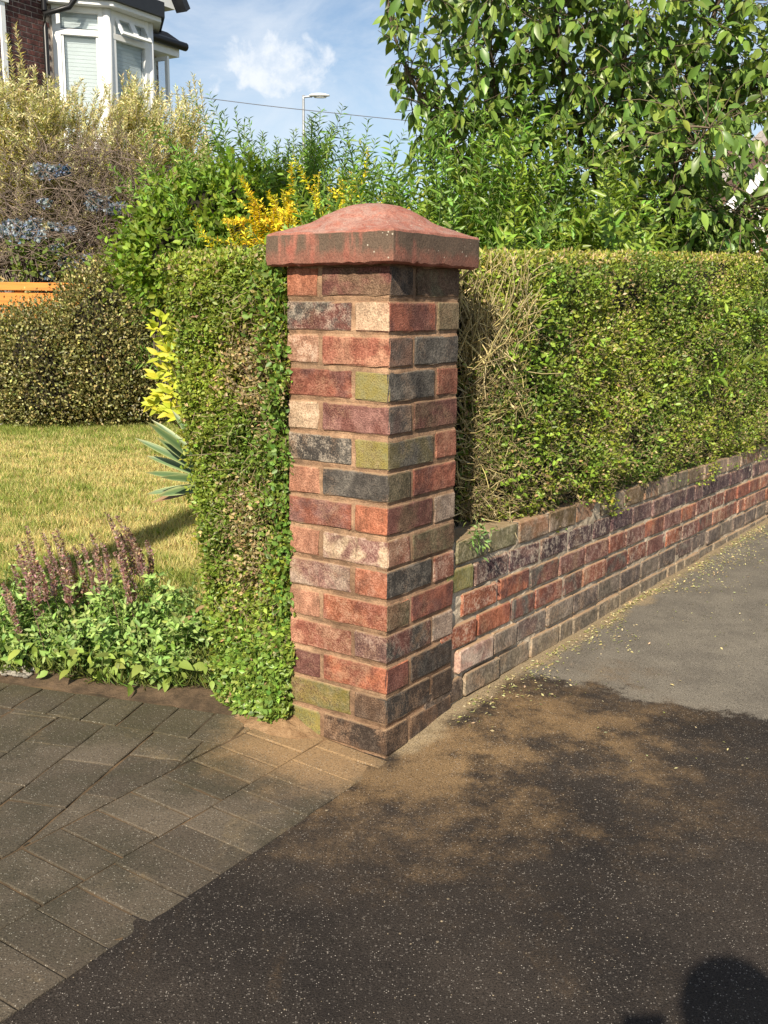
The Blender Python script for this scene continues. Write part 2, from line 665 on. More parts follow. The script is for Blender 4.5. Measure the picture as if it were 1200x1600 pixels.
def tar_keep(x, y):
    inner = (x - E0[0]) * ELEFT[0] + (y - E0[1]) * ELEFT[1]
    nd = (x - W0[0]) * WO[0] + (y - W0[1]) * WO[1]
    s = (x - W0[0]) * WD[0] + (y - W0[1]) * WD[1]
    return ((inner < 0.09) & (s < -0.2)) | ((s >= -0.2) & (nd > -0.12))


tar = grid_mesh('pavement', np.concatenate([np.arange(-6, -1.2, 0.12), np.arange(-1.2, .6, 0.02), np.arange(.6, 9.01, 0.07)]), np.concatenate([np.arange(-4, 1.2, 0.12), np.arange(1.2, 3.2, 0.02), np.arange(3.2, 11.01, 0.07)]), tarmac_z, M_TAR, tar_keep)
tag(tar, kind='structure')

drive = grid_mesh('driveway', np.arange(-4.2, 0.6, 0.05), np.arange(-1.0, 3.6, 0.05),
                  lambda x, y: pave_z(x, y) - 0.0042 + 0.0012 * sines(x, y, 0, 4, 6), M_JOINT,
                  lambda x, y: ((x - E0[0]) * ELEFT[0] + (y - E0[1]) * ELEFT[1] > 0.03) & ((x - PC[0]) * PD[0] + (y - PC[1]) * PD[1] < 0.02))
tag(drive, kind='structure')


# pavers ---------------------------------------------------------------
def clip_poly(P, n, d):
    """keep points with p.n <= d"""
    out = []
    for i in range(len(P)):
        a, b = P[i], P[(i + 1) % len(P)]
        da, db = np.dot(a, n) - d, np.dot(b, n) - d
        if da <= 0: out.append(a)
        if da * db < 0: out.append(a + (b - a) * (da / (da - db)))
    return out


def area(P):
    return 0.5 * abs(sum(P[i][0] * P[(i + 1) % len(P)][1] - P[(i + 1) % len(P)][0] * P[i][1] for i in range(len(P))))


def inset(P, t):
    c = np.mean(P, 0)
    Q = list(P)
    for i in range(len(P)):
        a, b = P[i], P[(i + 1) % len(P)]
        e = b - a
        L = np.linalg.norm(e)
        if L < 1e-5: continue
        n = np.array([e[1], -e[0]]) / L
        if np.dot(c - a, n) > 0: n = -n
        Q = clip_poly(Q, n, np.dot(a, n) - t)
        if len(Q) < 3: return None
    return Q


N_PAVER = 0


def paver(poly, gap=0.0028):
    global N_PAVER
    P = clip_poly(poly, PD, np.dot(PC, PD) - 0.004)
    if len(P) < 3 or area(P) < 0.00015: return
    Q = inset(P, gap)
    if Q is None or len(Q) < 3: Q = inset(P, gap * .4)
    if Q is None or len(Q) < 3: return
    P = Q
    T = inset(P, 0.0026)
    if T is None or len(T) != len(P): 
        T = [p + (np.mean(P, 0) - p) * 0.06 for p in P]
    c = np.mean(P, 0)
    dz = random.gauss(0, 0.0009)
    tx, ty = random.gauss(0, 0.006), random.gauss(0, 0.006)
    zz = lambda p: float(pave_z(*p)) + dz + (p[0] - c[0]) * tx + (p[1] - c[1]) * ty
    V, n = [], len(P)
    for p in P: V.append((p[0], p[1], zz(p) - 0.05))
    for p in P: V.append((p[0] + random.gauss(0, .0006), p[1] + random.gauss(0, .0006), zz(p) - 0.0020))
    for p in T: V.append((p[0], p[1], zz(p)))
    Fc = [tuple(range(2 * n, 3 * n))]
    for k in range(2):
        for i in range(n):
            j = (i + 1) % n
            Fc.append((k * n + i, k * n + j, (k + 1) * n + j, (k + 1) * n + i))
    py_mesh('paver', V, Fc, M_PAVE, drive)
    N_PAVER += 1


def erect(e0, e1, m0, m1):
    return [E0 + EDIR * a + ELEFT * b for a, b in ((e0, m0), (e1, m0), (e1, m1), (e0, m1))]


for i in range(-17, 9):
    a = i * 0.1045 + 0.02
    paver(erect(a, a + 0.1045, 0.0, 0.212), 0.0018)
for i in range(-17, 9):
    a = i * 0.1085 + 0.055
    paver(erect(a, a + 0.1085, 0.212, 0.415))
# field of larger blocks, cut against the edging
FB = gnd(0, 1260, 0.022)
FB2 = gnd(213, 1095, 0.026)
FD = unit(FB2 - FB)
FN = np.array([FD[1], -FD[0]])
RA, RB = gnd(27, 1109, 0.026), gnd(317, 1157, 0.024)
RD = unit(RB - RA)
RN = np.array([-RD[1], RD[0]])          # away from camera
QA, QB = gnd(0, 1066, 0.028), gnd(400, 1121, 0.026)
QD = unit(QB - QA)
QN = np.array([-QD[1], QD[0]])
ref = np.dot(gnd(16, 1251, 0.022) - FB, FD)
ref2 = np.dot(gnd(43, 1159, 0.025) - FB, FD)
for c in range(-12, 5):
    st = ref if c % 2 == 0 else ref2
    for r_ in range(-9, 7):
        a = st + r_ * 0.236
        P = [FB + FD * u + FN * w for u, w in ((a, c * 0.157), (a + 0.236, c * 0.157), (a + 0.236, (c + 1) * 0.157), (a, (c + 1) * 0.157))]
        P = clip_poly(P, -ELEFT, -(np.dot(E0, ELEFT) + 0.415))
        if len(P) < 3: continue
        P = clip_poly(P, RN, np.dot(RA, RN))
        if len(P) < 3: continue
        if np.mean(P, 0)[0] < -2.3 or np.mean(P, 0)[1] < 1.0: continue
        paver(P)
for c in range(-16, 10):
    w0 = c * 0.118 + 0.03
    P = [FB + FD * u + FN * w for u, w in ((0.3, w0), (1.6, w0), (1.6, w0 + 0.118), (0.3, w0 + 0.118))]
    P = clip_poly(P, -RN, -np.dot(RA, RN))
    if len(P) < 3: continue
    P = clip_poly(P, QN, np.dot(QA, QN))
    if len(P) < 3: continue
    P = clip_poly(P, -ELEFT, -(np.dot(E0, ELEFT) + 0.415))
    if len(P) < 3 or np.mean(P, 0)[0] < -2.5: continue
    paver(P)


# ------------------------------------------------------------------ garden bed and lawn
def behind_pave(x, y):
    return (x - QA[0]) * QN[0] + (y - QA[1]) * QN[1]


def bed_z(x, y):
    b = behind_pave(x, y)
    return 0.034 - 0.05 * (1 - sstep(b, -0.06, 0.03)) + (0.010 + 0.006 * sines(x, y, 0, 9, 1.5)) * sstep(b, 0, 0.12)


bed = grid_mesh('flower_bed', np.arange(-6, 4.0, 0.06), np.arange(2.5, 13.0, 0.06), bed_z, M_SOIL,
                lambda x, y: (behind_pave(x, y) > -0.16) & ((x - W0[0]) * WO[0] + (y - W0[1]) * WO[1] < -0.10) & ~((x > -0.1) & (y < 3.0) & ((x - PC[0]) * PD[0] + (y - PC[1]) * PD[1] < 0)))
tag(bed, kind='structure')


def lawn_in(x, y):
    e = 3.62 + 0.05 * sines(x, y, 0, 12, 0.6) - 0.25 * (x + 1.2)
    nd = (x - W0[0]) * WO[0] + (y - W0[1]) * WO[1]
    return (y > e) & (nd < -0.95)


def lawn_z(x, y):
    return bed_z(x, y) + 0.012


lawn = grid_mesh('lawn', np.arange(-6, 2.5, 0.07), np.arange(3.2, 10.4, 0.07), lawn_z, M_LAWN, lawn_in)
tag(lawn, kind='structure')


def make_grass():
    n = 210000
    y = 3.3 + 6.9 * rng.random(n) ** 1.3
    x = -3.9 + (3.9 + 0.6) * rng.random(n)
    x = np.where(rng.random(n) < .75, -y * (0.10 + 0.34 * rng.random(n)), x)
    k = lawn_in(x, y)
    x, y = x[k], y[k]
    n = len(x)
    z = lawn_z(x, y)
    dryness = np.clip(0.66 + 0.20 * sines(x, y, 0, 21, 0.30) + 0.22 * sines(x, y, 0, 22, 2.2) - 0.32 * sstep(y, 8.3, 9.6) - 0.45 * (1 - sstep(y, 3.6, 5.0)), 0, 1)[:, None]
    green, straw = np.array([0.240, 0.285, 0.060]), np.array([0.540, 0.460, 0.190])
    pick = (rng.random((n, 1)) < dryness)
    C = np.where(pick, straw, green)
    C = jitter_col(C, n, 0.08, 0.25)
    D = np.stack([rng.normal(size=n) * .6, rng.normal(size=n) * .6, np.ones(n)], 1)
    D = unit(D)
    S = unit(np.cross(D, np.stack([rng.normal(size=n), rng.normal(size=n), np.zeros(n)], 1)))
    L = (0.020 + 0.022 * rng.random(n))[:, None] * (1 + 0.8 * (1 - dryness))
    w = (0.0014 + 0.0012 * rng.random(n))[:, None] * (0.7 + y[:, None] * 0.13)
    P = np.stack([x, y, z - .002], 1)
    V = np.stack([P - S * w, P + S * w, P + D * L], 1).reshape(-1, 3)
    Fc = np.arange(n * 3).reshape(-1, 3)
    o = tri_mesh('grass', V, Fc, leaf_mat('grass_blade', 0.3, 0.6), None, np.repeat(C, 3, 0))
    tag(o, 'short dry yellowing lawn grass behind the purple flower spikes', 'grass', kind='stuff')


make_grass()


# ------------------------------------------------------------------ bricks
def mat_brick(name, grain=230.0, gstr=0.75, glossy=False):
    k = Mat(name)
    oi = k.n.new('ShaderNodeObjectInfo')
    off = k.n.new('ShaderNodeCombineXYZ')
    sc = k.math('MULTIPLY', oi.outputs['Random'], 37.0)
    for i in range(3): k.l.new(sc, off.inputs[i])
    v = k.vec('Object', (1, 1, 1), off.outputs[0])
    nx, ny, nz_ = k.sep(k.tc.outputs['Normal'])
    end = k.math('GREATER_THAN', k.math('ABSOLUTE', nx), 0.75)
    c1 = oi.outputs['Color']
    c2 = k.attr('c2', 'OBJECT', 'Vector')
    ce = k.attr('ce', 'OBJECT', 'Vector')
    wh = k.attr('wh', 'OBJECT', 'Fac')
    mo = k.mixf(end, k.attr('mo', 'OBJECT', 'Fac'), k.attr('me', 'OBJECT', 'Fac'))
    sm = k.attr('sm', 'OBJECT', 'Fac')
    big = k.noise(v, 13, 5, 0.6, 0.4)
    mid = k.noise(v, 38, 6, 0.68)
    fine = k.noise(v, grain, 3, 0.6)
    c = k.mix(k.ramp(big, 0.42, 0.60), c1, c2)
    c = k.mix(end, c, k.mix(k.ramp(big, 0.3, 0.75), ce, k.mix(0.45, ce, c2)))
    # kiln marks and grain
    c = k.mix(1.0, c, k.ramp(mid, 0.3, 0.7, 0.72, 1.25), 'MULTIPLY')
    c = k.mix(1.0, c, k.ramp(fine, 0.33, 0.62, 0.70, 1.22), 'MULTIPLY')
    # soot and damp staining that runs across neighbouring bricks
    wpos = k.n.new('ShaderNodeNewGeometry').outputs['Position']
    soot = k.noise(wpos, 5.5, 5, 0.65)
    c = k.mix(1.0, c, k.ramp(soot, 0.35, 0.62, 0.68, 1.12), 'MULTIPLY')
    sand = k.math('MULTIPLY', k.ramp(k.math('ADD', k.math('MULTIPLY', k.noise(wpos, 9, 6, 0.7), 0.7), k.math('MULTIPLY', fine, 0.3)), 0.50, 0.66), k.math('MULTIPLY', sm, 0.75))
    c = k.mix(sand, c, (0.34, 0.21, 0.125))
    whm = k.math('MULTIPLY', k.ramp(k.math('ADD', k.math('MULTIPLY', mid, 0.6), k.math('MULTIPLY', fine, 0.4)), 0.47, 0.62), wh)
    c = k.mix(k.math('MULTIPLY', whm, 0.8), c, (0.52, 0.43, 0.33))
    mom = k.math('MULTIPLY', k.ramp(k.math('ADD', k.math('MULTIPLY', big, 0.55), k.math('MULTIPLY', fine, 0.45)), 0.36, 0.52), mo)
    c = k.mix(mom, c, k.mix(k.ramp(mid, 0.35, 0.65), (0.30, 0.25, 0.045), (0.19, 0.20, 0.07)))
    # mortar smeared over the arrises
    x, y, z = k.sep(k.tc.outputs['Object'])
    hz = k.attr('hz', 'OBJECT', 'Fac')
    ez = k.math('SUBTRACT', hz, k.math('ABSOLUTE', z))
    ez = k.math('ADD', ez, k.math('MULTIPLY', k.math('SUBTRACT', mid, 0.5), 0.011))
    ez = k.math('ADD', ez, k.math('MULTIPLY', k.math('SUBTRACT', fine, 0.5), 0.006))
    edge = k.math('MULTIPLY', k.math('SUBTRACT', 1.0, k.ramp(ez, 0.0, 0.0055)), sm)
    c = k.mix(edge, c, (0.36, 0.235, 0.135))
    h = k.math('ADD', k.math('MULTIPLY', fine, 1.0), k.math('MULTIPLY', mid, 0.35))
    nm = k.bump(h, gstr, 0.006)
    return k.fin(c, 0.62 if glossy else 0.88, nm)


def mat_mortar(name, a, b):
    k = Mat(name)
    v = k.vec()
    n = k.noise(v, 9, 7, 0.65)
    f = k.noise(v, 260, 4, 0.65)
    c = k.mix(k.ramp(n, 0.3, 0.7), a, b)
    c = k.mix(1.0, c, k.ramp(f, 0.3, 0.65, 0.75, 1.15), 'MULTIPLY')
    wpos = k.n.new('ShaderNodeNewGeometry').outputs['Position']
    c = k.mix(1.0, c, k.ramp(k.noise(wpos, 5.5, 5, 0.65), 0.35, 0.62, 0.62, 1.12), 'MULTIPLY')
    c = k.mix(1.0, c, k.ramp(k.noise(wpos, 34, 5, 0.7), 0.3, 0.6, 0.7, 1.08), 'MULTIPLY')
    return k.fin(c, 0.95, k.bump(k.math('ADD', f, k.noise(v, 45, 4)), 0.6, 0.006))


M_BRICK = mat_brick('rustic_brick')
M_BRICK2 = mat_brick('wall_brick', 150.0, 0.5)
M_MORT = mat_mortar('buff_mortar', (0.235, 0.135, 0.078), (0.36, 0.225, 0.135))
M_MORT2 = mat_mortar('old_mortar', (0.30, 0.235, 0.165), (0.62, 0.52, 0.39))


def brick_mesh(name, lx, ly, lz, mat, seed, nx=7, ny=4, nz=4, rough=0.0016, rnd=0.005):
    """box with worn arrises: narrow rows next to every edge, edge line pulled in unevenly"""
    g = np.random.default_rng(seed)
    V, idx, Fq = [], {}, []

    def cuts(n, length):
        e = min(rnd * 1.1 / length, .2)
        return np.concatenate([[0], np.linspace(e, 1 - e, n - 1), [1]]) - .5
    X, Y, Z = cuts(nx, lx), cuts(ny, ly), cuts(nz, lz)

    def vid(i, j, k):
        if (i, j, k) not in idx:
            on = [i in (0, nx), j in (0, ny), k in (0, nz)]
            q = np.array([X[i] * lx, Y[j] * ly, Z[k] * lz])
            sg = np.sign(q)
            if sum(on) >= 2:
                pull = rnd * (0.30 + 0.55 * g.random()) * (1.2 if sum(on) == 3 else 0.7)
                if g.random() < .12: pull *= 1.6 + 1.8 * g.random()
                for a in range(3):
                    if on[a]: q[a] -= sg[a] * pull
            q += g.normal(size=3) * rough * (0.25 if sum(on) >= 2 else 0.30)
            idx[(i, j, k)] = len(V)
            V.append(q)
        return idx[(i, j, k)]

    for i in range(nx):
        for j in range(ny):
            Fq.append([vid(i, j, nz), vid(i + 1, j, nz), vid(i + 1, j + 1, nz), vid(i, j + 1, nz)])
            Fq.append([vid(i, j + 1, 0), vid(i + 1, j + 1, 0), vid(i + 1, j, 0), vid(i, j, 0)])
        for k in range(nz):
            Fq.append([vid(i, 0, k), vid(i + 1, 0, k), vid(i + 1, 0, k + 1), vid(i, 0, k + 1)])
            Fq.append([vid(i, ny, k + 1), vid(i + 1, ny, k + 1), vid(i + 1, ny, k), vid(i, ny, k)])
    for j in range(ny):
        for k in range(nz):
            Fq.append([vid(0, j, k + 1), vid(0, j + 1, k + 1), vid(0, j + 1, k), vid(0, j, k)])
            Fq.append([vid(nx, j, k), vid(nx, j + 1, k), vid(nx, j + 1, k + 1), vid(nx, j, k + 1)])
    me = bpy.data.meshes.new(name)
    me.from_pydata([tuple(v) for v in V], [], Fq)
    me.materials.append(mat)
    return me


def put_brick(me, parent, center, rotz, c1, c2=None, ce=None, wh=0.0, mo=0.0, sm=0.6, hz=0.037, roty=0.0, name='brick', scale=None, me_=None):
    o = bpy.data.objects.new(name, me)
    o.location = tuple(np.asarray(center, float) - np.array(parent.location))
    o.rotation_euler = (0, roty, rotz)
    if scale: o.scale = scale
    c2 = c2 or tuple(c * .8 for c in c1)
    ce = ce or c1
    o.color = (*c1, 1)
    o['c2'] = [float(c) for c in c2]
    o['ce'] = [float(c) for c in ce]
    o['me'] = float(mo if me_ is None else me_)
    o['wh'], o['mo'], o['sm'], o['hz'] = float(wh), float(mo), float(sm), float(hz)
    return link(o, parent)


RED, ORG, PLUM, MAUVE = (.225, .075, .046), (.340, .115, .060), (.135, .052, .040), (.205, .098, .080)
CHAR, GREY, OLIVE, MOSS = (.058, .050, .043), (.105, .092, .077), (.125, .100, .055), (.22, .160, .070)
CREAM, SALM, BROWN, DKBR, GPINK = (.44, .315, .205), (.355, .170, .105), (.125, .072, .043), (.056, .038, .028), (.29, .205, .155)

# (left-most face colour, second), then per face; odd courses: header, corner stretcher | header end, far stretcher
COURSES = [
    # a = brick showing at far left, b = corner brick (main = its long face), e = its end face, d = brick showing at far right
    dict(a=(ORG, SALM), b=(PLUM, BROWN), e=CHAR, d=(OLIVE, BROWN)),
    dict(a=(PLUM, GREY), b=(PLUM, RED), e=CREAM, d=(OLIVE, BROWN), awh=.5),
    dict(a=(SALM, CREAM), b=(RED, SALM), e=CHAR, d=(CHAR, GREY), awh=.6),
    dict(a=(RED, PLUM), b=(CHAR, GREY), e=MOSS, d=(RED, BROWN), emo=.5),
    dict(a=(CREAM, SALM), b=(MAUVE, PLUM), e=GREY, d=(PLUM, BROWN), awh=.4),
    dict(a=(CHAR, GREY), b=(GREY, OLIVE), e=MOSS, d=(RED, SALM), awh=.6, emo=.5, bmo=.08),
    dict(a=(SALM, ORG), b=(GREY, CHAR), e=OLIVE, d=(RED, PLUM)),
    dict(a=(RED, MAUVE), b=(PLUM, BROWN), e=ORG, d=(GPINK, GREY), dwh=.4),
    dict(a=(SALM, RED), b=(MAUVE, CREAM), e=RED, d=(BROWN, OLIVE), bwh=.5),
    dict(a=(MAUVE, GPINK), b=(CHAR, GREY), e=ORG, d=(RED, GPINK), awh=.3, bwh=.25, dwh=.5),
    dict(a=(SALM, BROWN), b=(ORG, RED), e=OLIVE, d=(PLUM, RED), bwh=.2),
    dict(a=(RED, SALM), b=(PLUM, CHAR), e=MAUVE, d=(GPINK, GREY), awh=.2, bwh=.35, dwh=.3),
    dict(a=(PLUM, DKBR), b=(ORG, RED), e=PLUM, d=(CHAR, DKBR)),
    dict(a=(BROWN, DKBR), b=(DKBR, CHAR), e=BROWN, d=(DKBR, BROWN), amo=.42),
    dict(a=(OLIVE, GREY), b=(DKBR, BROWN), e=DKBR, d=(DKBR, BROWN), amo=.6),
]

pillar = thing('gate_pillar', 'square brick gate pillar of mixed red and charcoal bricks with domed cap', 'gate pillar', (PC[0] + .5 * PW * (PD[0] + PN[0]), PC[1] + .5 * PW * (PD[1] + PN[1]), 0))
JT = 0.0105
BL, BW, BH = (PW - JT) * 2 / 3 - JT / 6 + 0.002, (PW - JT) / 3 + 0.0, CH - 0.0105
BL = PW - BW - JT
bmeshes = [brick_mesh('brick', BL, BW, BH, M_BRICK, 100 + i) for i in range(7)]


def pillar_pt(l, r, z):
    """l = distance from the front corner along the left face, r = along the right face"""
    p = PC + PN * l + PD * r
    return np.array([p[0], p[1], z])


rotL = math.atan2(PN[1], PN[0])
rotR = math.atan2(PD[1], PD[0])
for k, c in enumerate(COURSES):
    z = PTOP - (k + 0.5) * CH + 0.002
    m = lambda: random.choice(bmeshes)
    g = lambda: random.gauss(0, 0.0012)
    dr = lambda: random.gauss(0, 0.006)
    kw = dict(hz=BH / 2)
    sma = 0.75 if k > 3 else 0.55
    if k % 2 == 0:
        # corner stretcher lies along the left face
        put_brick(m(), pillar, pillar_pt(BL / 2, BW / 2, z + g()), rotL + dr(), *c['b'], ce=c['e'], wh=c.get('bwh', .08), mo=c.get('bmo', 0), sm=sma, **kw)
        put_brick(m(), pillar, pillar_pt(PW - BW / 2, BL / 2, z + g()), rotR + math.pi + dr(), *c['a'], wh=c.get('awh', .1), mo=c.get('amo', 0), sm=sma, **kw)
        put_brick(m(), pillar, pillar_pt(BW / 2, PW - BL / 2, z + g()), rotR + dr(), *c['d'], wh=c.get('dwh', .08), sm=sma * .7, **kw)
        put_brick(m(), pillar, pillar_pt(PW - BL / 2, PW - BW / 2, z), rotL, RED, PLUM, **kw)
    else:
        put_brick(m(), pillar, pillar_pt(BW / 2, BL / 2, z + g()), rotR + dr(), *c['b'], ce=c['e'], wh=c.get('bwh', .08), mo=c.get('bmo', 0), me_=c.get('emo', 0), sm=sma * .8, **kw)
        put_brick(m(), pillar, pillar_pt(PW - BL / 2, BW / 2, z + g()), rotL + dr(), *c['a'], wh=c.get('awh', .1), mo=c.get('amo', 0), sm=sma, **kw)
        put_brick(m(), pillar, pillar_pt(BL / 2, PW - BW / 2, z + g()), rotL + dr(), *c['d'], ce=c['d'][0], wh=c.get('dwh', .1), sm=sma * .7, **kw)
        put_brick(m(), pillar, pillar_pt(PW - BW / 2, PW - BL / 2, z), rotR, RED, PLUM, **kw)


def mortar_core():
    """mortar body: slightly recessed prism with an uneven surface"""
    V, Fq = [], []
    n, mz = 26, 150
    t = 0.0030
    zs = np.linspace(-0.06, PTOP + 0.012, mz)
    ringc = []
    for side in range(4):
        for i in range(n):
            u = i / n
            a, b = t + (PW - 2 * t) * u, t
            l, r = ((a, b), (PW - b, a), (PW - a, PW - b), (b, PW - a))[side]
            ringc.append((l, r, side))
    g = np.random.default_rng(5)
    for z in zs:
        # struck joints: deeper at the top of each bed joint, proud at its foot
        ph = ((PTOP - z) / CH) % 1.0
        rec = 0.0022 if ph < 0.035 or ph > 0.93 else 0.0
        for (l, r, s) in ringc:
            e = rec + abs(g.normal()) * 0.0006
            cl, cr = l - PW / 2, r - PW / 2
            l2, r2 = PW / 2 + cl * (1 - e / (PW / 2)), PW / 2 + cr * (1 - e / (PW / 2))
            V.append(pillar_pt(l2, r2, z))
    m = len(ringc)
    for a in range(mz - 1):
        for i in range(m):
            j = (i + 1) % m
            Fq.append((a * m + i, a * m + j, (a + 1) * m + j, (a + 1) * m + i))
    py_mesh('mortar', V, Fq, M_MORT, pillar)


mortar_core()


def mat_cap():
    k = Mat('cap_concrete')
    v = k.vec()
    x, y, z = k.sep(k.tc.outputs['Object'])
    nx, ny, nz_ = k.sep(k.tc.outputs['Normal'])
    big = k.noise(v, 7, 6, 0.62, 0.3)
    mid = k.noise(v, 26, 7, 0.7)
    fine = k.noise(v, 240, 3, 0.6)
    streak = k.noise(k.vec('Object', (22, 22, 3.5)), 1.0, 5, 0.65, 0.3)
    c = k.mix(k.ramp(mid, 0.35, 0.65), (0.255, 0.085, 0.058), (0.345, 0.140, 0.098))
    side = k.math('SUBTRACT', 1.0, k.ramp(k.math('ABSOLUTE', nz_), 0.25, 0.6))
    grime = k.math('MULTIPLY', k.ramp(k.math('ADD', k.math('MULTIPLY', streak, 0.6), k.math('MULTIPLY', big, 0.4)), 0.36, 0.50), side)
    grime = k.math('MULTIPLY', grime, k.ramp(k.math('ADD', z, k.math('MULTIPLY', k.math('SUBTRACT', mid, .5), .08)), 0.006, 0.040, 0.45, 0.97))
    c = k.mix(grime, c, (0.105, 0.075, 0.052))
    # chalky wiped bloom on the top
    swirl = k.noise(k.vec('Object', (7, 3, 16)), 2.2, 7, 0.7, 1.6)
    top = k.math('MULTIPLY', k.ramp(swirl, 0.36, 0.66), k.ramp(nz_, 0.45, 0.8, 0.0, 0.62))
    c = k.mix(top, c, (0.33, 0.24, 0.20))
    c = k.mix(1.0, c, k.ramp(fine, 0.3, 0.65, 0.72, 1.15), 'MULTIPLY')
    lich = k.math('MULTIPLY', k.math('LESS_THAN', k.voro(v, 46), 0.10), k.math('GREATER_THAN', big, 0.52))
    c = k.mix(k.math('MULTIPLY', lich, 0.75), c, (0.52, 0.46, 0.36))
    return k.fin(c, 0.9, k.bump(k.math('ADD', k.math('MULTIPLY', fine, .5), mid), 0.55, 0.006))


def make_cap():
    h0 = PTOP + 0.006
    Hs = 0.205
    cx, cy = pillar.location.x, pillar.location.y
    prof = [(0.150, -0.006), (0.196, -0.006), (0.2035, -0.001), (0.2055, 0.010), (0.2055, 0.030), (0.205, 0.055), (0.2045, 0.070), (0.201, 0.0755), (0.194, 0.0775)]
    dome = []
    for e_, fr_ in ((.262, .035), (.245, .09), (.229, .15), (.20, .245), (.171, .35), (.153, .46), (.136, .58), (.113, .71), (.09, .82), (.07, .89), (.052, .945), (.025, .985), (.006, 1.0)):
        t_ = min(1.0, max(0.0, (0.262 - e_) / 0.19))
        dome.append((e_ / (1.414 * (1 - t_) + 1.12 * t_), 0.0775 + 0.080 * fr_, t_))
    rings = [(a_, b_, 0.0) for a_, b_ in prof] + dome
    n = 96
    V, Fq = [], []
    g = np.random.default_rng(11)
    for ri, (h, z, t) in enumerate(rings):
        # squareness fades toward the crown
        rs = h
        for i in range(n):
            sd, q = divmod(i, n // 4)
            q = -1 + 2 * q / (n // 4)
            q = math.copysign(abs(q) ** 0.8, q)
            a, b = ((1, q), (-q, 1), (-1, -q), (q, -1))[sd]
            if abs(abs(a) - 1) < 1e-6 and abs(abs(b) - 1) < 1e-6: a, b = a * .992, b * .992
            th = math.atan2(b, a)
            rc = 1.12
            a, b = rs * (a * (1 - t) + math.cos(th) * rc * t), rs * (b * (1 - t) + math.sin(th) * rc * t)
            jz = g.normal() * 0.0007
            if ri in (1, 2):
                jz += 0.0009 * sines(np.array(a), np.array(b), 0, 31, 14) - 0.0012 * abs(g.normal()) + (0.004 * g.random() if g.random() < .06 else 0)
            e = 1 + g.normal() * 0.0022 + 0.004 * sines(np.array(a), np.array(b), np.array(z), 33, 9)
            p = -PN * a * e - PD * b * e
            V.append((cx + p[0], cy + p[1], h0 + z + float(jz)))
    for r_ in range(len(rings) - 1):
        for i in range(n):
            j = (i + 1) % n
            Fq.append((r_ * n + i, r_ * n + j, (r_ + 1) * n + j, (r_ + 1) * n + i))
    Fq.append(tuple(range((len(rings) - 1) * n, len(rings) * n)))
    Fq.append(tuple(reversed(range(n))))
    mtc = mat_cap()
    me_o = py_mesh('cap', [(v[0] - cx, v[1] - cy, v[2] - h0) for v in V], Fq, mtc, None, smooth=True)
    me_o.parent = pillar
    me_o.location = (0, 0, h0)
    bm = bmesh.new()
    bm.from_mesh(me_o.data)
    for f in bm.faces: f.smooth = True
    for e in bm.edges:
        if len(e.link_faces) == 2 and e.calc_face_angle() > 0.30: e.smooth = False
    bm.to_mesh(me_o.data)
    bm.free()
    tag(me_o, 'weathered red concrete cap with a low dome')


make_cap()

# ------------------------------------------------------------------ low wall
wall = thing('garden_wall', 'low old brick wall with patchy mortar running under the clipped hedge', 'wall', wall_pt(0, 0, 0))
WTOP0, WDROP, WCH = 0.545, -0.026, 0.0835
WL = 6.4
wb = [brick_mesh('brick', 0.216, 0.105, 0.0715, M_BRICK2, 300 + i, 5, 3, 3, 0.0020, 0.0055) for i in range(6)]
wrot = math.atan2(WD[1], WD[0])
tilt = math.atan(-WDROP)
for k in range(6):
    s = [0.10, -0.04, 0.06, -0.07, 0.03, -0.15][k] if k else 0.02
    while s < WL:
        ln = 0.228 if random.random() < .86 else random.choice((0.115, 0.17))
        if k == 0 and s < 0.3: ln = 0.20
        zc = WTOP0 + WDROP * (s + ln / 2) - (k + .5) * WCH + random.gauss(0, .0015)
        if k == 0:
            c1, c2, kw = random.choice(((GPINK, GREY), (GPINK, SALM), (GPINK, BROWN))), None, dict(wh=.35, mo=.10, sm=.5)
            c1, c2 = tuple(.80 * x for x in c1[0]), tuple(.85 * x for x in c1[1])
            if s < .25: c1, c2 = (.15, .135, .075), (.19, .165, .10)
        elif k == 1:
            c1, c2, kw = (.085, .045, .048), random.choice(((.16, .09, .075), (.06, .035, .04), (.22, .12, .10))), dict(wh=.85 if s < 1.2 else .4, sm=.4)
            if s < .12: c1, c2, kw = (.20, .18, .085), (.16, .14, .07), dict(wh=.15, mo=.4, sm=.5)
        elif k in (2, 3):
            c1, c2 = random.choice(((RED, PLUM), (ORG, PLUM), (PLUM, MAUVE), (PLUM, GREY), (RED, SALM), (MAUVE, PLUM), (PLUM, ORG)))
            if s < .22: c1, c2 = ORG, RED
            kw = dict(wh=random.choice((.15, .4, .7)), sm=.9)
        elif k == 4:
            c1, c2 = random.choice((((.155, .118, .095), (.10, .075, .065)), ((.20, .155, .12), (.15, .12, .09)), ((.12, .075, .065), (.19, .15, .12))))
            if s < .1: c1, c2 = (.40, .24, .19), (.5, .38, .3)
            kw = dict(wh=.25, sm=.9)
        else:
            c1, c2 = random.choice((((.21, .165, .115), (.15, .125, .095)), ((.25, .195, .13), (.19, .15, .11))))
            if s < .05: c1, c2 = (.085, .060, .045), (.12, .085, .06)
            kw = dict(wh=.2, sm=.8)
        off = random.gauss(-0.006, 0.0022) + (0.004 if k == 5 else 0)
        if k == 4 and s < .35: off += .006
        put_brick(random.choice(wb), wall, wall_pt(s + ln / 2, off - 0.0525, zc), wrot + random.gauss(0, .008), c1, c2, None, hz=.0357, roty=tilt + random.gauss(0, .004),
                  scale=((ln - .0125) / .216, 1, 1), **kw)
        s += ln


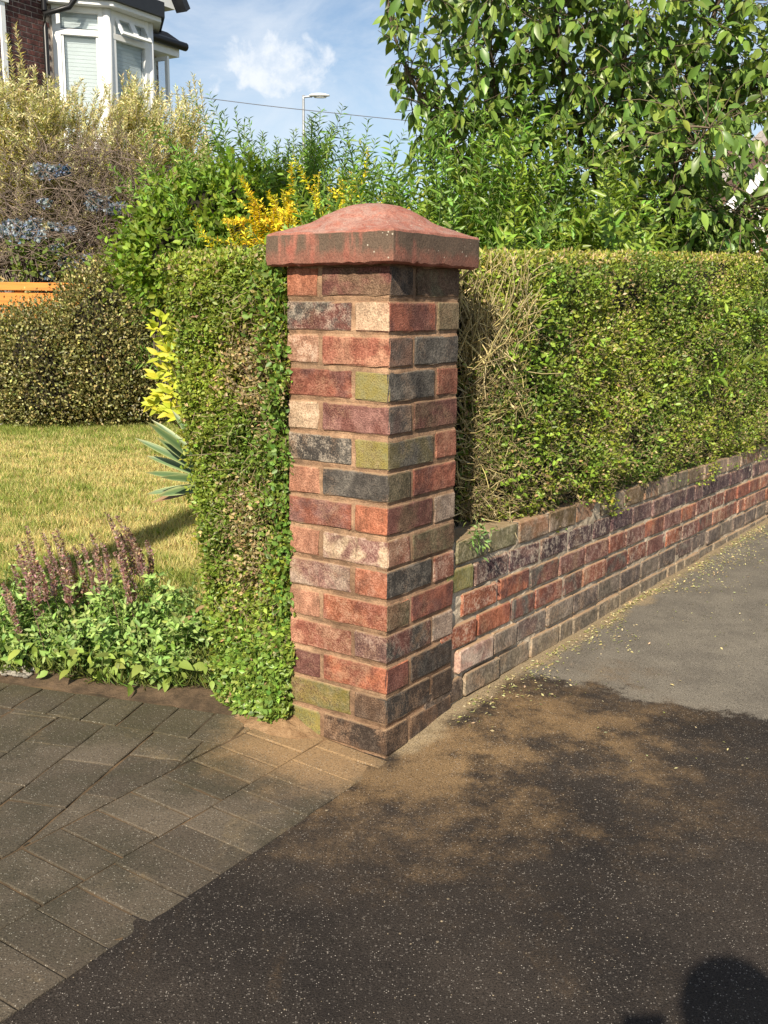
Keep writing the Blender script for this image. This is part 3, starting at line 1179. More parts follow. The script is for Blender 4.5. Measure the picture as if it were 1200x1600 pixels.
def wall_mortar():
    ns, nz_ = 330, 46
    V, Fq = [], []
    sg, fg = np.meshgrid(-0.14 + (WL + 0.1) * np.arange(ns) / (ns - 1), np.arange(nz_) / (nz_ - 1), indexing='ij')
    zg = -0.08 + (WTOP0 + WDROP * sg - 0.008 + 0.08) * fg
    eg = -0.0130 + 0.0018 * sines(sg, zg, 0, 41, 5) + rng.normal(size=sg.shape) * .0010
    for i in range(ns):
        for j in range(nz_):
            V.append(wall_pt(sg[i, j], min(eg[i, j], -0.008), zg[i, j]))
    for i in range(ns - 1):
        for j in range(nz_ - 1):
            Fq.append((i * nz_ + j, (i + 1) * nz_ + j, (i + 1) * nz_ + j + 1, i * nz_ + j + 1))
    # solid back: top and rear
    b = len(V)
    for s in (-0.14, WL - .04):
        zt = WTOP0 + WDROP * s - 0.008
        V += [wall_pt(s, -0.012, zt), wall_pt(s, -0.20, zt), wall_pt(s, -0.20, -0.08)]
    Fq += [(b, b + 3, b + 4, b + 1), (b + 1, b + 4, b + 5, b + 2)]
    py_mesh('mortar', V, Fq, M_MORT2, wall)


wall_mortar()

# sandy fillet at the pillar foot on the garden side
def dirt_mound():
    c = pillar_pt(PW + 0.03, -0.015, 0)[:2]
    n, m = 28, 10
    V, Fq = [], []
    for j in range(m):
        for i in range(n):
            th = 2 * math.pi * i / n
            q = j / (m - 1)
            a, b = math.cos(th) * 0.17 * q, math.sin(th) * 0.085 * q
            p = c + PN * a + PD * b
            h = 0.048 * (1 - q) ** 1.2 * (1 + .25 * math.sin(3 * th + 1)) + random.gauss(0, .0015)
            V.append((p[0], p[1], float(pave_z(*p)) - 0.004 * q + h))
    for j in range(m - 1):
        for i in range(n):
            k = (i + 1) % n
            Fq.append((j * n + i, j * n + k, (j + 1) * n + k, (j + 1) * n + i))
    o = py_mesh('soil_mound', V, Fq, M_DIRT, None, smooth=True)
    tag(o, kind='structure')


dirt_mound()

# ------------------------------------------------------------------ hedges
M_PRIVET = leaf_mat('privet_leaf', 0.28, 0.42, 0.4)
M_TWIG = Mat('twig')
M_TWIG.fin(M_TWIG.attr('Col'), 0.8)
M_TWIG = M_TWIG.m
M_CORE = mat_soil('shade_core', (0.012, 0.011, 0.006), (0.035, 0.028, 0.015), 40)  # near-black colour stands in for the shade deep inside hedges and shrubs


def htop(s):
    return np.interp(s, [-0.5, 0.0, 1.2, 3.4, 6.4], [1.346, 1.346, 1.398, 1.487, 1.57])


def hface(s, z):
    """outward offset of the right hedge's front face"""
    base = np.interp(s, [0.02, 0.18, 0.42, 0.7, 6.4], [-0.20, -0.10, 0.0, 0.025, 0.03])
    rnd = -0.05 * sstep(z - (htop(s) - 0.07), 0, 0.07) - 0.03 * sstep((WTOP0 + WDROP * s + 0.10) - z, 0, 0.1)
    return base + rnd + 0.012 * sines(s, z, 0, 51, 1.4) + 0.008 * sines(s, z, 0, 52, 4)


def wp(s, n, z):
    p = W0[None] + s[:, None] * WD[None] + n[:, None] * WO[None]
    return np.concatenate([p, z[:, None]], 1)


WO3, WD3, UP = np.array([*WO, 0.0]), np.array([*WD, 0.0]), np.array([0, 0, 1.0])
PRIV_G = np.array([0.270, 0.325, 0.045])
PRIV_D = np.array([0.140, 0.205, 0.032])
TAN = np.array([0.380, 0.290, 0.140])


def rand_dirs(n, bias, amt):
    return unit(rng.normal(size=(n, 3)) + np.asarray(bias) * amt)


def hedge_right():
    h = thing('privet_hedge', 'clipped green hedge above the low wall right of the pillar, bare stems at its end', 'hedge', wall_pt(1.2, -0.3, 0.4))
    acc = Acc()
    # front face
    n = 132000
    s = 0.04 + 5.6 * rng.random(n) ** 1.55
    zb = WTOP0 + WDROP * s - 0.035 - 0.03 * sstep(s, 0.8, 2.6) + 0.03 * sines(s, s * 0, 0, 55, 1.2)
    zt = htop(s)
    z = zb + (zt - zb) * rng.random(n)
    bare = np.interp(s, [0.0, 0.16, 0.32, 0.46], [1.0, 0.94, 0.40, 0.0]) - 0.55 * sstep(z, zt - .045, zt - .005)
    lowbare = np.interp(s, [0.2, 1.0, 1.8], [0.70, 0.22, 0.03]) * sstep(0.92 - z, -0.1, 0.35)
    bare = np.clip(np.maximum(bare, lowbare) + 0.22 * sines(s, z, 0, 56, 2.2), 0, 1)
    k = rng.random(n) > bare * 1.02
    s, z, bare = s[k], z[k], bare[k]
    n = len(s)
    dep = -np.abs(rng.normal(size=n)) * 0.036 + 0.004 * rng.normal(size=n)
    P = wp(s, hface(s, z) + dep, z)
    D = rand_dirs(n, WO3 * .7 + UP * .5, 1.0)
    N = rand_dirs(n, WO3 * .45 + UP * .6 + np.array([-.12, -.45, 0]), 1.15)
    L = (0.0105 + 0.010 * rng.random(n) ** 2) * (1 + 0.25 * (rng.random(n) > .93))
    tone = np.clip(0.5 + 0.5 * sines(s, z, 0, 57, 1.0) + 0.3 * sines(s, z, 0, 58, 5), 0, 1)[:, None]
    C = PRIV_D * (1 - tone) + PRIV_G * tone
    dead = rng.random((n, 1)) < (0.05 + 0.35 * bare[:, None] + 0.06 * np.clip(sines(s, z, 0, 59, 1.3), 0, 2)[:, None])
    C = np.where(dead, TAN, C)
    C = jitter_col(C, n, 0.08, 0.28)
    acc.add(*leaves(P, D, N, L, L * .58, C, 4, .3, .08))
    # top
    n = 30000
    s = 0.03 + 5.6 * rng.random(n) ** 1.3
    d = -0.62 * rng.random(n)
    z = htop(s) + rng.normal(size=n) * .006 - np.abs(rng.normal(size=n)) * .012 - 0.03 * sstep(d, -0.06, 0.03)
    P = wp(s, np.maximum(hface(s, htop(s) - .12) - .02, -.1) + d, z)
    C = jitter_col(np.where(rng.random((n, 1)) < .30, TAN * 1.3, np.array([0.33, 0.33, 0.055])), n, .08, .25)
    L = 0.010 + 0.009 * rng.random(n)
    acc.add(*leaves(P, rand_dirs(n, UP, 1.2), rand_dirs(n, UP + WO3 * .3, 1.3), L, L * .55, C, 4, .3, .1))
    # tuft hanging over the coping near the pillar
    n = 80
    cpos = wall_pt(0.10, 0.022, 0.555)
    P = cpos + rng.normal(size=(n, 3)) * np.array([.020, .020, .022])
    L = 0.014 + 0.014 * rng.random(n)
    acc.add(*leaves(P, rand_dirs(n, WO3 * .6 - UP * .7, 1.1), rand_dirs(n, WO3, 1), L, L * .35, jitter_col((.20, .30, .09), n, .1, .25), 4, .2, .2))
    # bright sprigs of new growth
    m = 150
    ss = 0.35 + 4 * rng.random(m) ** 1.6
    zz = 0.60 + 0.72 * rng.random(m)
    for a in range(m):
        q = 7
        P0 = wp(np.full(q, ss[a]), hface(np.full(q, ss[a]), np.full(q, zz[a])) + .004, np.full(q, zz[a])) + rng.normal(size=(q, 3)) * .010
        L = 0.017 + 0.009 * rng.random(q)
        acc.add(*leaves(P0, rand_dirs(q, WO3 + UP * .4, 1), rand_dirs(q, WO3 + UP, 1.2), L, L * .55, jitter_col((.26, .38, .05), q, .08, .2), 6, .2, .1))
    acc.build('foliage', M_PRIVET, h, kind='stuff')
    # bare stems
    lines, rad, cols = [], [], []
    for a in range(2100):
        s0 = 0.36 * rng.random() ** 0.9 + 0.06
        z0 = 0.53 + 0.82 * rng.random()
        u = np.array([s0])
        n0 = float(hface(u, np.array([z0]))[0]) - 0.09 * rng.random() ** 1.3
        # sweep: upper stems rise steeply toward the pillar, lower ones lie flatter
        up = np.interp(z0, [0.53, 0.8, 1.1, 1.35], [0.05, 0.25, 0.8, 1.2])
        d = unit(-WD3 * (0.8 + .4 * rng.random()) * (0.95 if z0 < 1.0 else .55) + WO3 * (.10 + .30 * rng.random()) + UP * up * (.6 + .8 * rng.random()) + rng.normal(size=3) * .28)
        ln = (0.05 + 0.10 * rng.random()) * (1.5 if z0 > 1.0 else 1.0) * np.interp(s0, [0, .25, .6], [1.1, 1, .55])
        p = wall_pt(s0, n0, z0) - d * ln * .75
        pts = [p]
        for q in range(4):
            d = unit(d + rng.normal(size=3) * .20 + UP * .05)
            pts.append(pts[-1] + d * ln / 3)
        pts = np.array(pts)
        if pts[:, 2].max() > float(htop(s0)) + .01: continue
        lead = (pts[:, :2] - W0) @ WD
        if lead.min() < 0.035 + .02 * rng.random(): continue
        lines.append(pts)
        r = 0.0010 + 0.0014 * rng.random() ** 2 + (0.0012 if z0 > 1.0 and rng.random() < .35 else 0)
        rad.append((r * 1.2, r * .6))
        cols.append(np.array([0.60, 0.50, 0.245]) * (0.60 + .60 * rng.random()) * np.array([1, .97 + .06 * rng.random(), .8 + .4 * rng.random()]))
    V, Fc, Cc = tubes(lines, rad, 3, cols)
    tri_mesh('stems', V, Fc, M_TWIG, h, Cc, kind='stuff')
    # main uprights inside the gap and fine twigs over the thin patches
    lines, rad, cols = [], [], []
    for a in range(34):
        s0 = 0.03 + .55 * rng.random()
        p = wall_pt(s0 + .05, -0.16 - .22 * rng.random(), 0.5)
        pts = [p]
        d = unit(UP + rng.normal(size=3) * .2 - WD3 * .15)
        for q in range(6):
            d = unit(d + rng.normal(size=3) * .13 + UP * .15)
            pts.append(pts[-1] + d * .135)
        pts = np.array(pts)
        if ((pts[:, :2] - W0) @ WD).min() < 0.015 or pts[:, 2].max() > 1.32 or ((pts[:, :2] - W0) @ WO).max() > -.13: continue
        lines.append(pts)
        rad.append((.006 + .004 * rng.random(), .0025)); cols.append(np.array([.20, .165, .10]) * (.6 + .6 * rng.random()))
    for a in range(2600):
        s0 = 0.25 + 3.2 * rng.random() ** 2
        z0 = WTOP0 + WDROP * s0 + 0.02 + 0.6 * rng.random() ** 1.4
        d = rand_dirs(1, WO3 * .7 + UP * .3, 1.0)[0]
        u = np.array([s0])
        p = wall_pt(s0, float(hface(u, np.array([z0]))[0]) - .014, z0)
        lines.append(np.array([p, p + d * .022, p + d * .022 + rand_dirs(1, d, 2)[0] * .02]))
        rad.append((.0011, .0006)); cols.append(np.array([.30, .235, .125]) * (.45 + .7 * rng.random()))
    V, Fc, Cc = tubes(lines, rad, 4, cols)
    tri_mesh('twigs', V, Fc, M_TWIG, h, Cc, kind='stuff')
    # sparse shaded growth in the gap behind the pillar
    lines, rad, cols = [], [], []
    for a in range(220):
        s0 = -.30 + .55 * rng.random()
        p = wall_pt(s0, -.37 - .25 * rng.random() if s0 < .04 else -.12 - .45 * rng.random(), .5 + .75 * rng.random())
        d = unit(UP * .8 + rng.normal(size=3) * .6)
        ln = curve_shoot(p, d, .10 + .16 * rng.random(), 4, .2, 0)
        if ln[:, 2].max() > 1.36: continue
        rel = (ln[:, :2] - W0)
        if ((rel @ WD < .015) & (rel @ WO > -.352)).any(): continue
        lines.append(ln); rad.append((.0028, .0010)); cols.append(np.array([.23, .19, .12]) * (.4 + .8 * rng.random()))
    V, Fc, Cc = tubes(lines, rad, 3, cols)
    tri_mesh('twigs', V, Fc, M_TWIG, h, Cc, kind='stuff')
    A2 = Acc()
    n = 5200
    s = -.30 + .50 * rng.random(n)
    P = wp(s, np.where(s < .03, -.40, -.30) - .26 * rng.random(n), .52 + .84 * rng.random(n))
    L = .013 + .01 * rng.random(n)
    A2.add(*leaves(P, rand_dirs(n, WO3, 1), rand_dirs(n, WO3, 1), L, L * .6, jitter_col((.07, .08, .025), n, .1, .3), 4, .3, .1))  # leaf green darkened to paint the shade in the gap
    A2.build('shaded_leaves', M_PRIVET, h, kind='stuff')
    # solid core, coloured near black to paint the shade inside the hedge
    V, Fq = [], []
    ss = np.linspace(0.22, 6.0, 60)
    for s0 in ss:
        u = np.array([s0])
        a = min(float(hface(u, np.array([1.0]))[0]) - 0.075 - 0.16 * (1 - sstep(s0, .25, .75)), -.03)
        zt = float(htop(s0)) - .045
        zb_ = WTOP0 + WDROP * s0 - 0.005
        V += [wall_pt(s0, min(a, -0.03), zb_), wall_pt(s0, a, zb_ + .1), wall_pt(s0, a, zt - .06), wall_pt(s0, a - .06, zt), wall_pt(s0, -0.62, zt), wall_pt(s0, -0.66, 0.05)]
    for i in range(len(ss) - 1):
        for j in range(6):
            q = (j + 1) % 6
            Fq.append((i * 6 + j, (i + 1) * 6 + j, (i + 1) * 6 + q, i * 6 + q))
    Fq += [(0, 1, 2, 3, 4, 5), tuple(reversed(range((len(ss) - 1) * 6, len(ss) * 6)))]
    py_mesh('shade_core', V, Fq, M_CORE, h)


hedge_right()


def hedge_left():
    """hedge end beside the pillar, its cut face flush with the pillar's left face"""
    c0 = pillar_pt(PW + 0.25, 0.2, 0)
    h = thing('privet_hedge', 'narrow clipped hedge end growing from the ground left of the pillar', 'hedge', c0)
    TOP = 1.346
    nrm = np.array([-PD[0], -PD[1], 0.0])
    lft = np.array([PN[0], PN[1], 0.0])

    def width(z):
        return np.interp(z, [0.0, 0.12, 0.3, 0.6, 1.0, 1.37], [0.31, 0.315, 0.335, 0.385, 0.440, 0.495])

    def rstart(z):
        return np.interp(z, [0, 0.15, 0.3, 0.8, 1.25, 1.37], [-0.015, -0.010, -0.025, -0.020, -0.006, 0.004])

    def face(l, z):
        f = 0.012 * sines(l, z, 0, 61, 1.8) + 0.010 * sines(l, z, 0, 62, 5)
        w = width(z)
        f = f - 0.06 * sstep(l - (w - .06), 0, .07) - 0.05 * sstep(z, TOP - .06, TOP) - .02 * (1 - sstep(l, -.01, .03)) + .03 * (1 - sstep(z, .05, .25))
        return f + 0.018

    def pt(l, r, z):
        p = PC[None] + PN[None] * (PW + l)[:, None] + PD[None] * r[:, None]
        return np.concatenate([p, z[:, None]], 1)

    acc = Acc()
    n = 54000
    z = 0.035 + (TOP - 0.035) * rng.random(n)
    l0 = rstart(z) + 0.012 * sines(z, z * 0, 0, 63, 5)
    l = l0 + (width(z) + .012 * sines(z, z * 0, 0, 64, 3) - l0) * rng.random(n)
    gap = 0.5 * (sines(l, z, 0, 65, 2.2) > .8)
    tanz = np.exp(-((l - .15) / .10) ** 2) * sstep(z, .30, .5) * (1 - sstep(z, 1.12, 1.3)) * .36 + .10
    tanz = np.clip(tanz * (1 + .7 * sines(l, z, 0, 66, 2.4)), 0, .95)
    k = rng.random(n) > gap * .5 + tanz * .25
    z, l, tanz = z[k], l[k], tanz[k]
    n = len(z)
    P = pt(l, -face(l, z) + np.abs(rng.normal(size=n)) * .030, z)
    D = rand_dirs(n, nrm * .8 + UP * .4, 1.0)
    N = rand_dirs(n, nrm + UP * .6, 1.3)
    tone = np.clip(.55 + .5 * sines(l, z, 0, 67, 1.6), 0, 1)[:, None]
    C = PRIV_D * (1 - tone) + PRIV_G * tone
    low = sstep(0.42 - z, -.1, .25)[:, None]
    C = C * (1 - low) + np.array([.215, .305, .055]) * low
    C = np.where(rng.random((n, 1)) < tanz[:, None] * .9 * (1 - .7 * low), TAN, C)
    C = jitter_col(C, n, .08, .26)
    L = (0.0105 + .0085 * rng.random(n) ** 1.5) * (1 + .35 * low[:, 0])
    acc.add(*leaves(P, D, N, L, L * .6, C, 4, .3, .08))
    # leafy outward side and top
    n = 15000
    z = 0.04 + (TOP - .04) * rng.random(n)
    w = width(z)
    r = 0.5 * rng.random(n)
    P = pt(w + .008 * rng.normal(size=n) - np.abs(rng.normal(size=n)) * .02, r, z)
    L = 0.012 + .009 * rng.random(n)
    acc.add(*leaves(P, rand_dirs(n, lft + UP * .3, 1), rand_dirs(n, lft + UP * .5, 1.2), L, L * .6, jitter_col(PRIV_G * .85, n, .1, .28), 4, .3, .08))
    n = 9000
    l = -.02 + .52 * rng.random(n)
    r = 0.55 * rng.random(n) - .01
    P = pt(l, r, TOP + rng.normal(size=n) * .007 - np.abs(rng.normal(size=n)) * .012 - .02 * sstep(.03 - r, 0, .04))
    C = jitter_col(np.where(rng.random((n, 1)) < .2, TAN, np.array([.28, .34, .05])), n, .08, .25)
    L = .010 + .009 * rng.random(n)
    acc.add(*leaves(P, rand_dirs(n, UP, 1.2), rand_dirs(n, UP + nrm * .3, 1.3), L, L * .55, C, 4, .3, .1))
    # larger rounded leaves up the edge that meets the brickwork and at the foot
    n = 1200
    z = 0.04 + 1.28 * rng.random(n) ** 1.25
    l = rstart(z) + .006 + np.abs(rng.normal(size=n)) * .05 * (1 + 3 * (z < .3))
    P = pt(l, -face(l, z) - .004, z)
    L = .014 + .009 * rng.random(n)
    acc.add(*leaves(P, rand_dirs(n, nrm * .6 + UP * .5 - lft * .2, 1.2), rand_dirs(n, nrm, 1.8), L, L * .68, jitter_col((.16, .26, .05), n, .08, .22), 6, .15, .1))
    acc.build('foliage', M_PRIVET, h, kind='stuff')
    lines, rad, cols = [], [], []
    for a in range(900):
        z0 = .25 + 1.0 * rng.random()
        l_ = np.array([.13 + .10 * rng.normal()])
        if l_[0] < .0 or l_[0] > .42: continue
        p = pt(l_, -face(l_, np.array([z0])) + .012, np.array([z0]))[0]
        d = rand_dirs(1, nrm * .5 + UP * .25, 1.0)[0]
        lines.append(np.array([p, p + d * .022, p + d * .03 + rand_dirs(1, d, 1)[0] * .02]))
        rad.append((.0011, .0006)); cols.append(np.array([.34, .26, .15]) * (.5 + .7 * rng.random()))
    V, Fc, Cc = tubes(lines, rad, 3, cols)
    tri_mesh('twigs', V, Fc, M_TWIG, h, Cc, kind='stuff')
    for a in range(5):
        l_ = .06 + .06 * a
        b = pt(np.array([l_]), np.array([.14 + .03 * (a % 2)]), np.array([.0]))[0]
        pts = np.array([b, b + [0.01, .01, .3], b + [0, .02, .7], b + [.01, .0, 1.2]])
        V, Fc, Cc = tubes([pts], [(.013, .006)], 6, [np.array([.10, .08, .05])])
        tri_mesh('trunk', V, Fc, M_TWIG, h, Cc)
    V, Fq = [], []  # solid filler body, dark so that gaps between leaves look shaded
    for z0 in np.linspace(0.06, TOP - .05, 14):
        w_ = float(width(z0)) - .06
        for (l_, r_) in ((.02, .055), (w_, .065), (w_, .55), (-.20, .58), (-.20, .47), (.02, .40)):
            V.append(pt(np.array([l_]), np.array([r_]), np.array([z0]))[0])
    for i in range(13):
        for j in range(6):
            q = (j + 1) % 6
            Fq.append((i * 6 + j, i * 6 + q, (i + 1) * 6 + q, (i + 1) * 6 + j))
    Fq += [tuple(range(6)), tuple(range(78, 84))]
    py_mesh('shade_core', V, Fq, M_CORE, h)


hedge_left()
# ------------------------------------------------------------------ planting
M_LEAF = leaf_mat('soft_leaf', 0.35, 0.5, 0.25)
M_GLOSS = leaf_mat('glossy_leaf', 0.30, 0.38, 0.4)


def shoots_on(lines, spacing, t0, Lr, wr, col, up=0.35, out=1.0, kind=4, hue=.09, val=.24, whorl=2, droop=.15, taper=.45, tipcol=None):
    """opposite leaves along shoots; returns leaf arrays"""
    P, D, N, L, C = [], [], [], [], []
    for ln in lines:
        seg = np.linalg.norm(np.diff(ln, axis=0), axis=1)
        cum = np.concatenate([[0], np.cumsum(seg)])
        tot = cum[-1]
        m = max(2, int(tot * (1 - t0) / spacing))
        ts = np.linspace(tot * t0, tot * 0.995, m)
        pos = np.stack([np.interp(ts, cum, ln[:, k]) for k in range(3)], 1)
        tg = unit(np.stack([np.gradient(pos[:, k]) for k in range(3)], 1))
        ang = rng.random() * 6.28 + np.arange(m) * 1.57 + rng.normal(size=m) * .3
        rf = unit(np.cross(tg, np.array([.3, .2, .9]) + rng.normal(size=3) * .1))
        rb = np.cross(tg, rf)
        for w in range(whorl):
            a = ang + w * 2 * np.pi / whorl
            o = rf * np.cos(a)[:, None] + rb * np.sin(a)[:, None]
            d = unit(o * out + tg * (up + .5 * (ts / tot)[:, None]) + rng.normal(size=(m, 3)) * .18)
            P.append(pos); D.append(d)
            N.append(unit(tg + rng.normal(size=(m, 3)) * .35))
            frac = (ts / tot - t0) / (1 - t0)
            L.append((Lr[0] + (Lr[1] - Lr[0]) * rng.random(m)) * (1 - taper * frac ** 2))
            c = np.tile(np.asarray(col, float), (m, 1))
            if tipcol is not None:
                c = c * (1 - frac[:, None] ** 2) + np.asarray(tipcol) * frac[:, None] ** 2
            C.append(c)
    P, D, N, L, C = (np.concatenate(x) for x in (P, D, N, L, C))
    C = jitter_col(C, len(P), hue, val)
    return leaves(P, D, N, L, L * wr, C, kind, .25, droop)


def in_blob(n, c, r, shell=.55):
    u = unit(rng.normal(size=(n, 3)))
    q = shell + (1 - shell) * rng.random((n, 1)) ** .6
    return np.asarray(c) + u * q * np.asarray(r), u


def stem_shrub(name, label, base, n, spread, hgt, lr, wr, col, spacing, t0=.25, lean=.35, whorl=2, kind=4, stemc=(.10, .12, .04), grav=.1, tip=None, group=None, up=.35, mat=None, cat='shrub', val=.24, branches=3, tall=.62):
    base = np.asarray(base, float)
    h = thing(name, label, cat, base, group)
    lines, rad, cols, leafl = [], [], [], []
    for i in range(n):
        o = np.array([rng.normal() * spread[0], rng.normal() * spread[1], 0]).clip(-1.6 * np.array([*spread, 1]), 1.6 * np.array([*spread, 1]))
        o = np.clip(o, -2 * np.array([*spread, 1]), 2 * np.array([*spread, 1]))
        hh = hgt * (tall + (1.04 - tall) * rng.random() ** 1.3) * (1 - .10 * min(1.5, np.linalg.norm(o[:2] / np.array(spread))) ** 2 * .6)
        d = np.array([o[0] / spread[0] * lean * .6, o[1] / spread[1] * lean * .6, 1.0])
        ln = curve_shoot(base + o * .55 + [0, 0, .0], d, hh, 8, .06, grav)
        lines.append(ln); rad.append((.006, .0018)); cols.append(np.array(stemc) * (.7 + .6 * rng.random()))
        leafl.append(ln)
        for b in range(branches):
            k = rng.integers(2, 7)
            sub = curve_shoot(ln[k], unit(ln[k + 1] - ln[k]) + rng.normal(size=3) * .55, hh * (.18 + .2 * rng.random()), 5, .1, grav)
            lines.append(sub); rad.append((.003, .001)); cols.append(np.array(stemc)); leafl.append(sub)
    V, Fc, Cc = tubes(lines, rad, 3, cols)
    tri_mesh('stems', V, Fc, M_TWIG, h, Cc, kind='stuff')
    acc = Acc()
    acc.add(*shoots_on(leafl, spacing, t0, lr, wr, col, up, 1.0, kind, .09, val, whorl, .18, .45, tip))
    acc.build('foliage', mat or M_LEAF, h, kind='stuff')
    return h


def blob_shrub(name, label, base, blobs, n, lr, wr, col, kind=4, tip=None, mat=None, cat='shrub', clump=.10, per=26, core=.72, val=.28, hue=.09, corecol=None, flat=False):
    base = np.asarray(base, float)
    h = thing(name, label, cat, base)
    acc = Acc()
    vol = np.array([np.prod(r) ** (2 / 3) for c, r in blobs])
    for (c, r), w in zip(blobs, vol / vol.sum()):
        m = max(4, int(n * w / per))
        cc, u = in_blob(m, c, r, .78)
        cl = np.repeat(np.arange(m), per)
        P = cc[cl] + rng.normal(size=(m * per, 3)) * clump * np.asarray(r) / np.max(r)
        U = unit((P - np.asarray(c)) / np.asarray(r))
        keep = P[:, 2] > base[2] + .01
        P, U = P[keep], U[keep]
        k = len(P)
        D = unit(U * .8 + UP * .45 + rng.normal(size=(k, 3)) * .7)
        N = unit(U + UP * .6 + rng.normal(size=(k, 3)) * .55)
        tone = (rng.random(m) * .7 + .65)[cl][keep][:, None]
        C = np.asarray(col) * tone
        if tip is not None:
            C = np.where(rng.random((k, 1)) < .3, np.asarray(tip), C)
        L = lr[0] + (lr[1] - lr[0]) * rng.random(k)
        acc.add(*leaves(P, D, N, L, L * wr, jitter_col(C, k, hue, val), kind, .25, .12))
    acc.build('foliage', mat or M_LEAF, h, kind='stuff')
    # twiggy framework and a solid core whose dark colour paints the inner shade
    lines, rad, cols = [], [], []
    for c, r in blobs:
        for i in range(10):
            e = np.asarray(c) + unit(rng.normal(size=3) + UP * .4) * np.asarray(r) * .8
            b = base + [rng.normal() * .06, rng.normal() * .06, 0]
            mid = (b + e) / 2 + rng.normal(size=3) * .06
            lines.append(np.array([b, mid, e])); rad.append((.014, .004)); cols.append(np.array([.09, .07, .045]))
    V, Fc, Cc = tubes(lines, rad, 4, cols)
    tri_mesh('branches', V, Fc, M_TWIG, h, Cc, kind='stuff')
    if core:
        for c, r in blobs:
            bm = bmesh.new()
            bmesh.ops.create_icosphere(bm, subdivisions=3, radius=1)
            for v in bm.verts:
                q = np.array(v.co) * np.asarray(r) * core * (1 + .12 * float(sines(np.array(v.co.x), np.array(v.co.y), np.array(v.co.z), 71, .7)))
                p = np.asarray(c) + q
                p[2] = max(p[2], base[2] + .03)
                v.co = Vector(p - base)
            me = bpy.data.meshes.new('shade_core')
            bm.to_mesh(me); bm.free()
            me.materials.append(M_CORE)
            link(bpy.data.objects.new('shade_core', me), h)
    return h


GZ = 0.04
# dark clipped shrub at the back of the lawn
c1, c2 = at(150, 575, 9.95), at(-40, 590, 10.0)
blob_shrub('rounded_shrub', 'big rounded dark olive shrub at the back of the lawn', (c1[0], 9.9, GZ),
           [((c1[0] + .14, 10.0, .80), (.56, .55, .80)), ((c2[0] + .15, 10.1, .54), (.80, .60, .58)), ((c1[0] + .36, 10.1, .56), (.36, .5, .60)), ((c1[0] - .42, 10.0, .56), (.60, .6, .64))],
           95000, (.022, .042), .58, (.150, .142, .048), 4, (.42, .38, .15), M_GLOSS, clump=.085, per=20, core=.74, val=.30)

# golden-leaved evergreen peeping out behind the hedge end
def golden():
    p0 = at(285, 560, 6.4)
    h = thing('golden_shrub', 'bright yellow-green leafy shrub peeping out left of the hedge end', 'shrub', (p0[0] + .10, 6.5, GZ))
    st = []
    mesh_v = []
    spots = [(250, 500), (262, 520), (262, 550), (270, 560), (258, 580), (272, 590), (256, 605), (268, 615), (240, 635), (256, 640), (270, 632), (278, 600), (282, 560), (284, 520), (244, 512), (255, 535), (246, 590), (238, 628), (262, 642), (252, 560), (290, 640), (292, 590), (295, 545), (300, 500), (268, 575), (248, 618), (277, 650), (288, 480)]
    lm = None
    lv = []
    for (x, y) in spots:
        c = at(x + 3, y, 6.4 + rng.normal() * .06)
        st.append(np.array([[p0[0] + .10, 6.5, GZ], (c + np.array([p0[0] + .1, 6.5, .3])) / 2, c]))
        for k in range(7):
            a = k * 2.4 + rng.random()
            d = unit(np.array([math.cos(a) * .8 - .25, -.45 + .5 * math.sin(a), .25 + .65 * math.sin(a * 1.3)]))
            lv.append((c + rng.normal(size=3) * .012, d))
    V, Fc, Cc = tubes(st, [(.006, .003)] * len(st), 4, [np.array([.16, .14, .05])] * len(st))
    tri_mesh('stems', V, Fc, M_TWIG, h, Cc)
    variants = []
    for i in range(4):
        C = jitter_col((.46, .50, .05), 1, .05, .12)
        L = .065 + .028 * rng.random()
        Vv, Ff, Cv = leaves(np.zeros((1, 3)), np.array([[1., 0, 0]]), np.array([[0, 0, 1.]]), np.array([L]), np.array([L * .40]), C, 8, .25, .2)
        o = tri_mesh('leaf', Vv, Ff, M_LEAF, None, Cv, smooth=True)
        variants.append(o.data)
        bpy.data.objects.remove(o)
    for p, d in lv:
        o = bpy.data.objects.new('leaf', variants[rng.integers(4)])
        o.location = tuple(p - np.array(h.location))
        ax = Vector(d).normalized()
        zz_ = Vector((rng.normal() * .35, -.85, .55 + rng.normal() * .3))
        ay = zz_.cross(ax).normalized()
        o.rotation_euler = Matrix((ax, ay, ax.cross(ay))).transposed().to_euler()
        link(o, h)


golden()


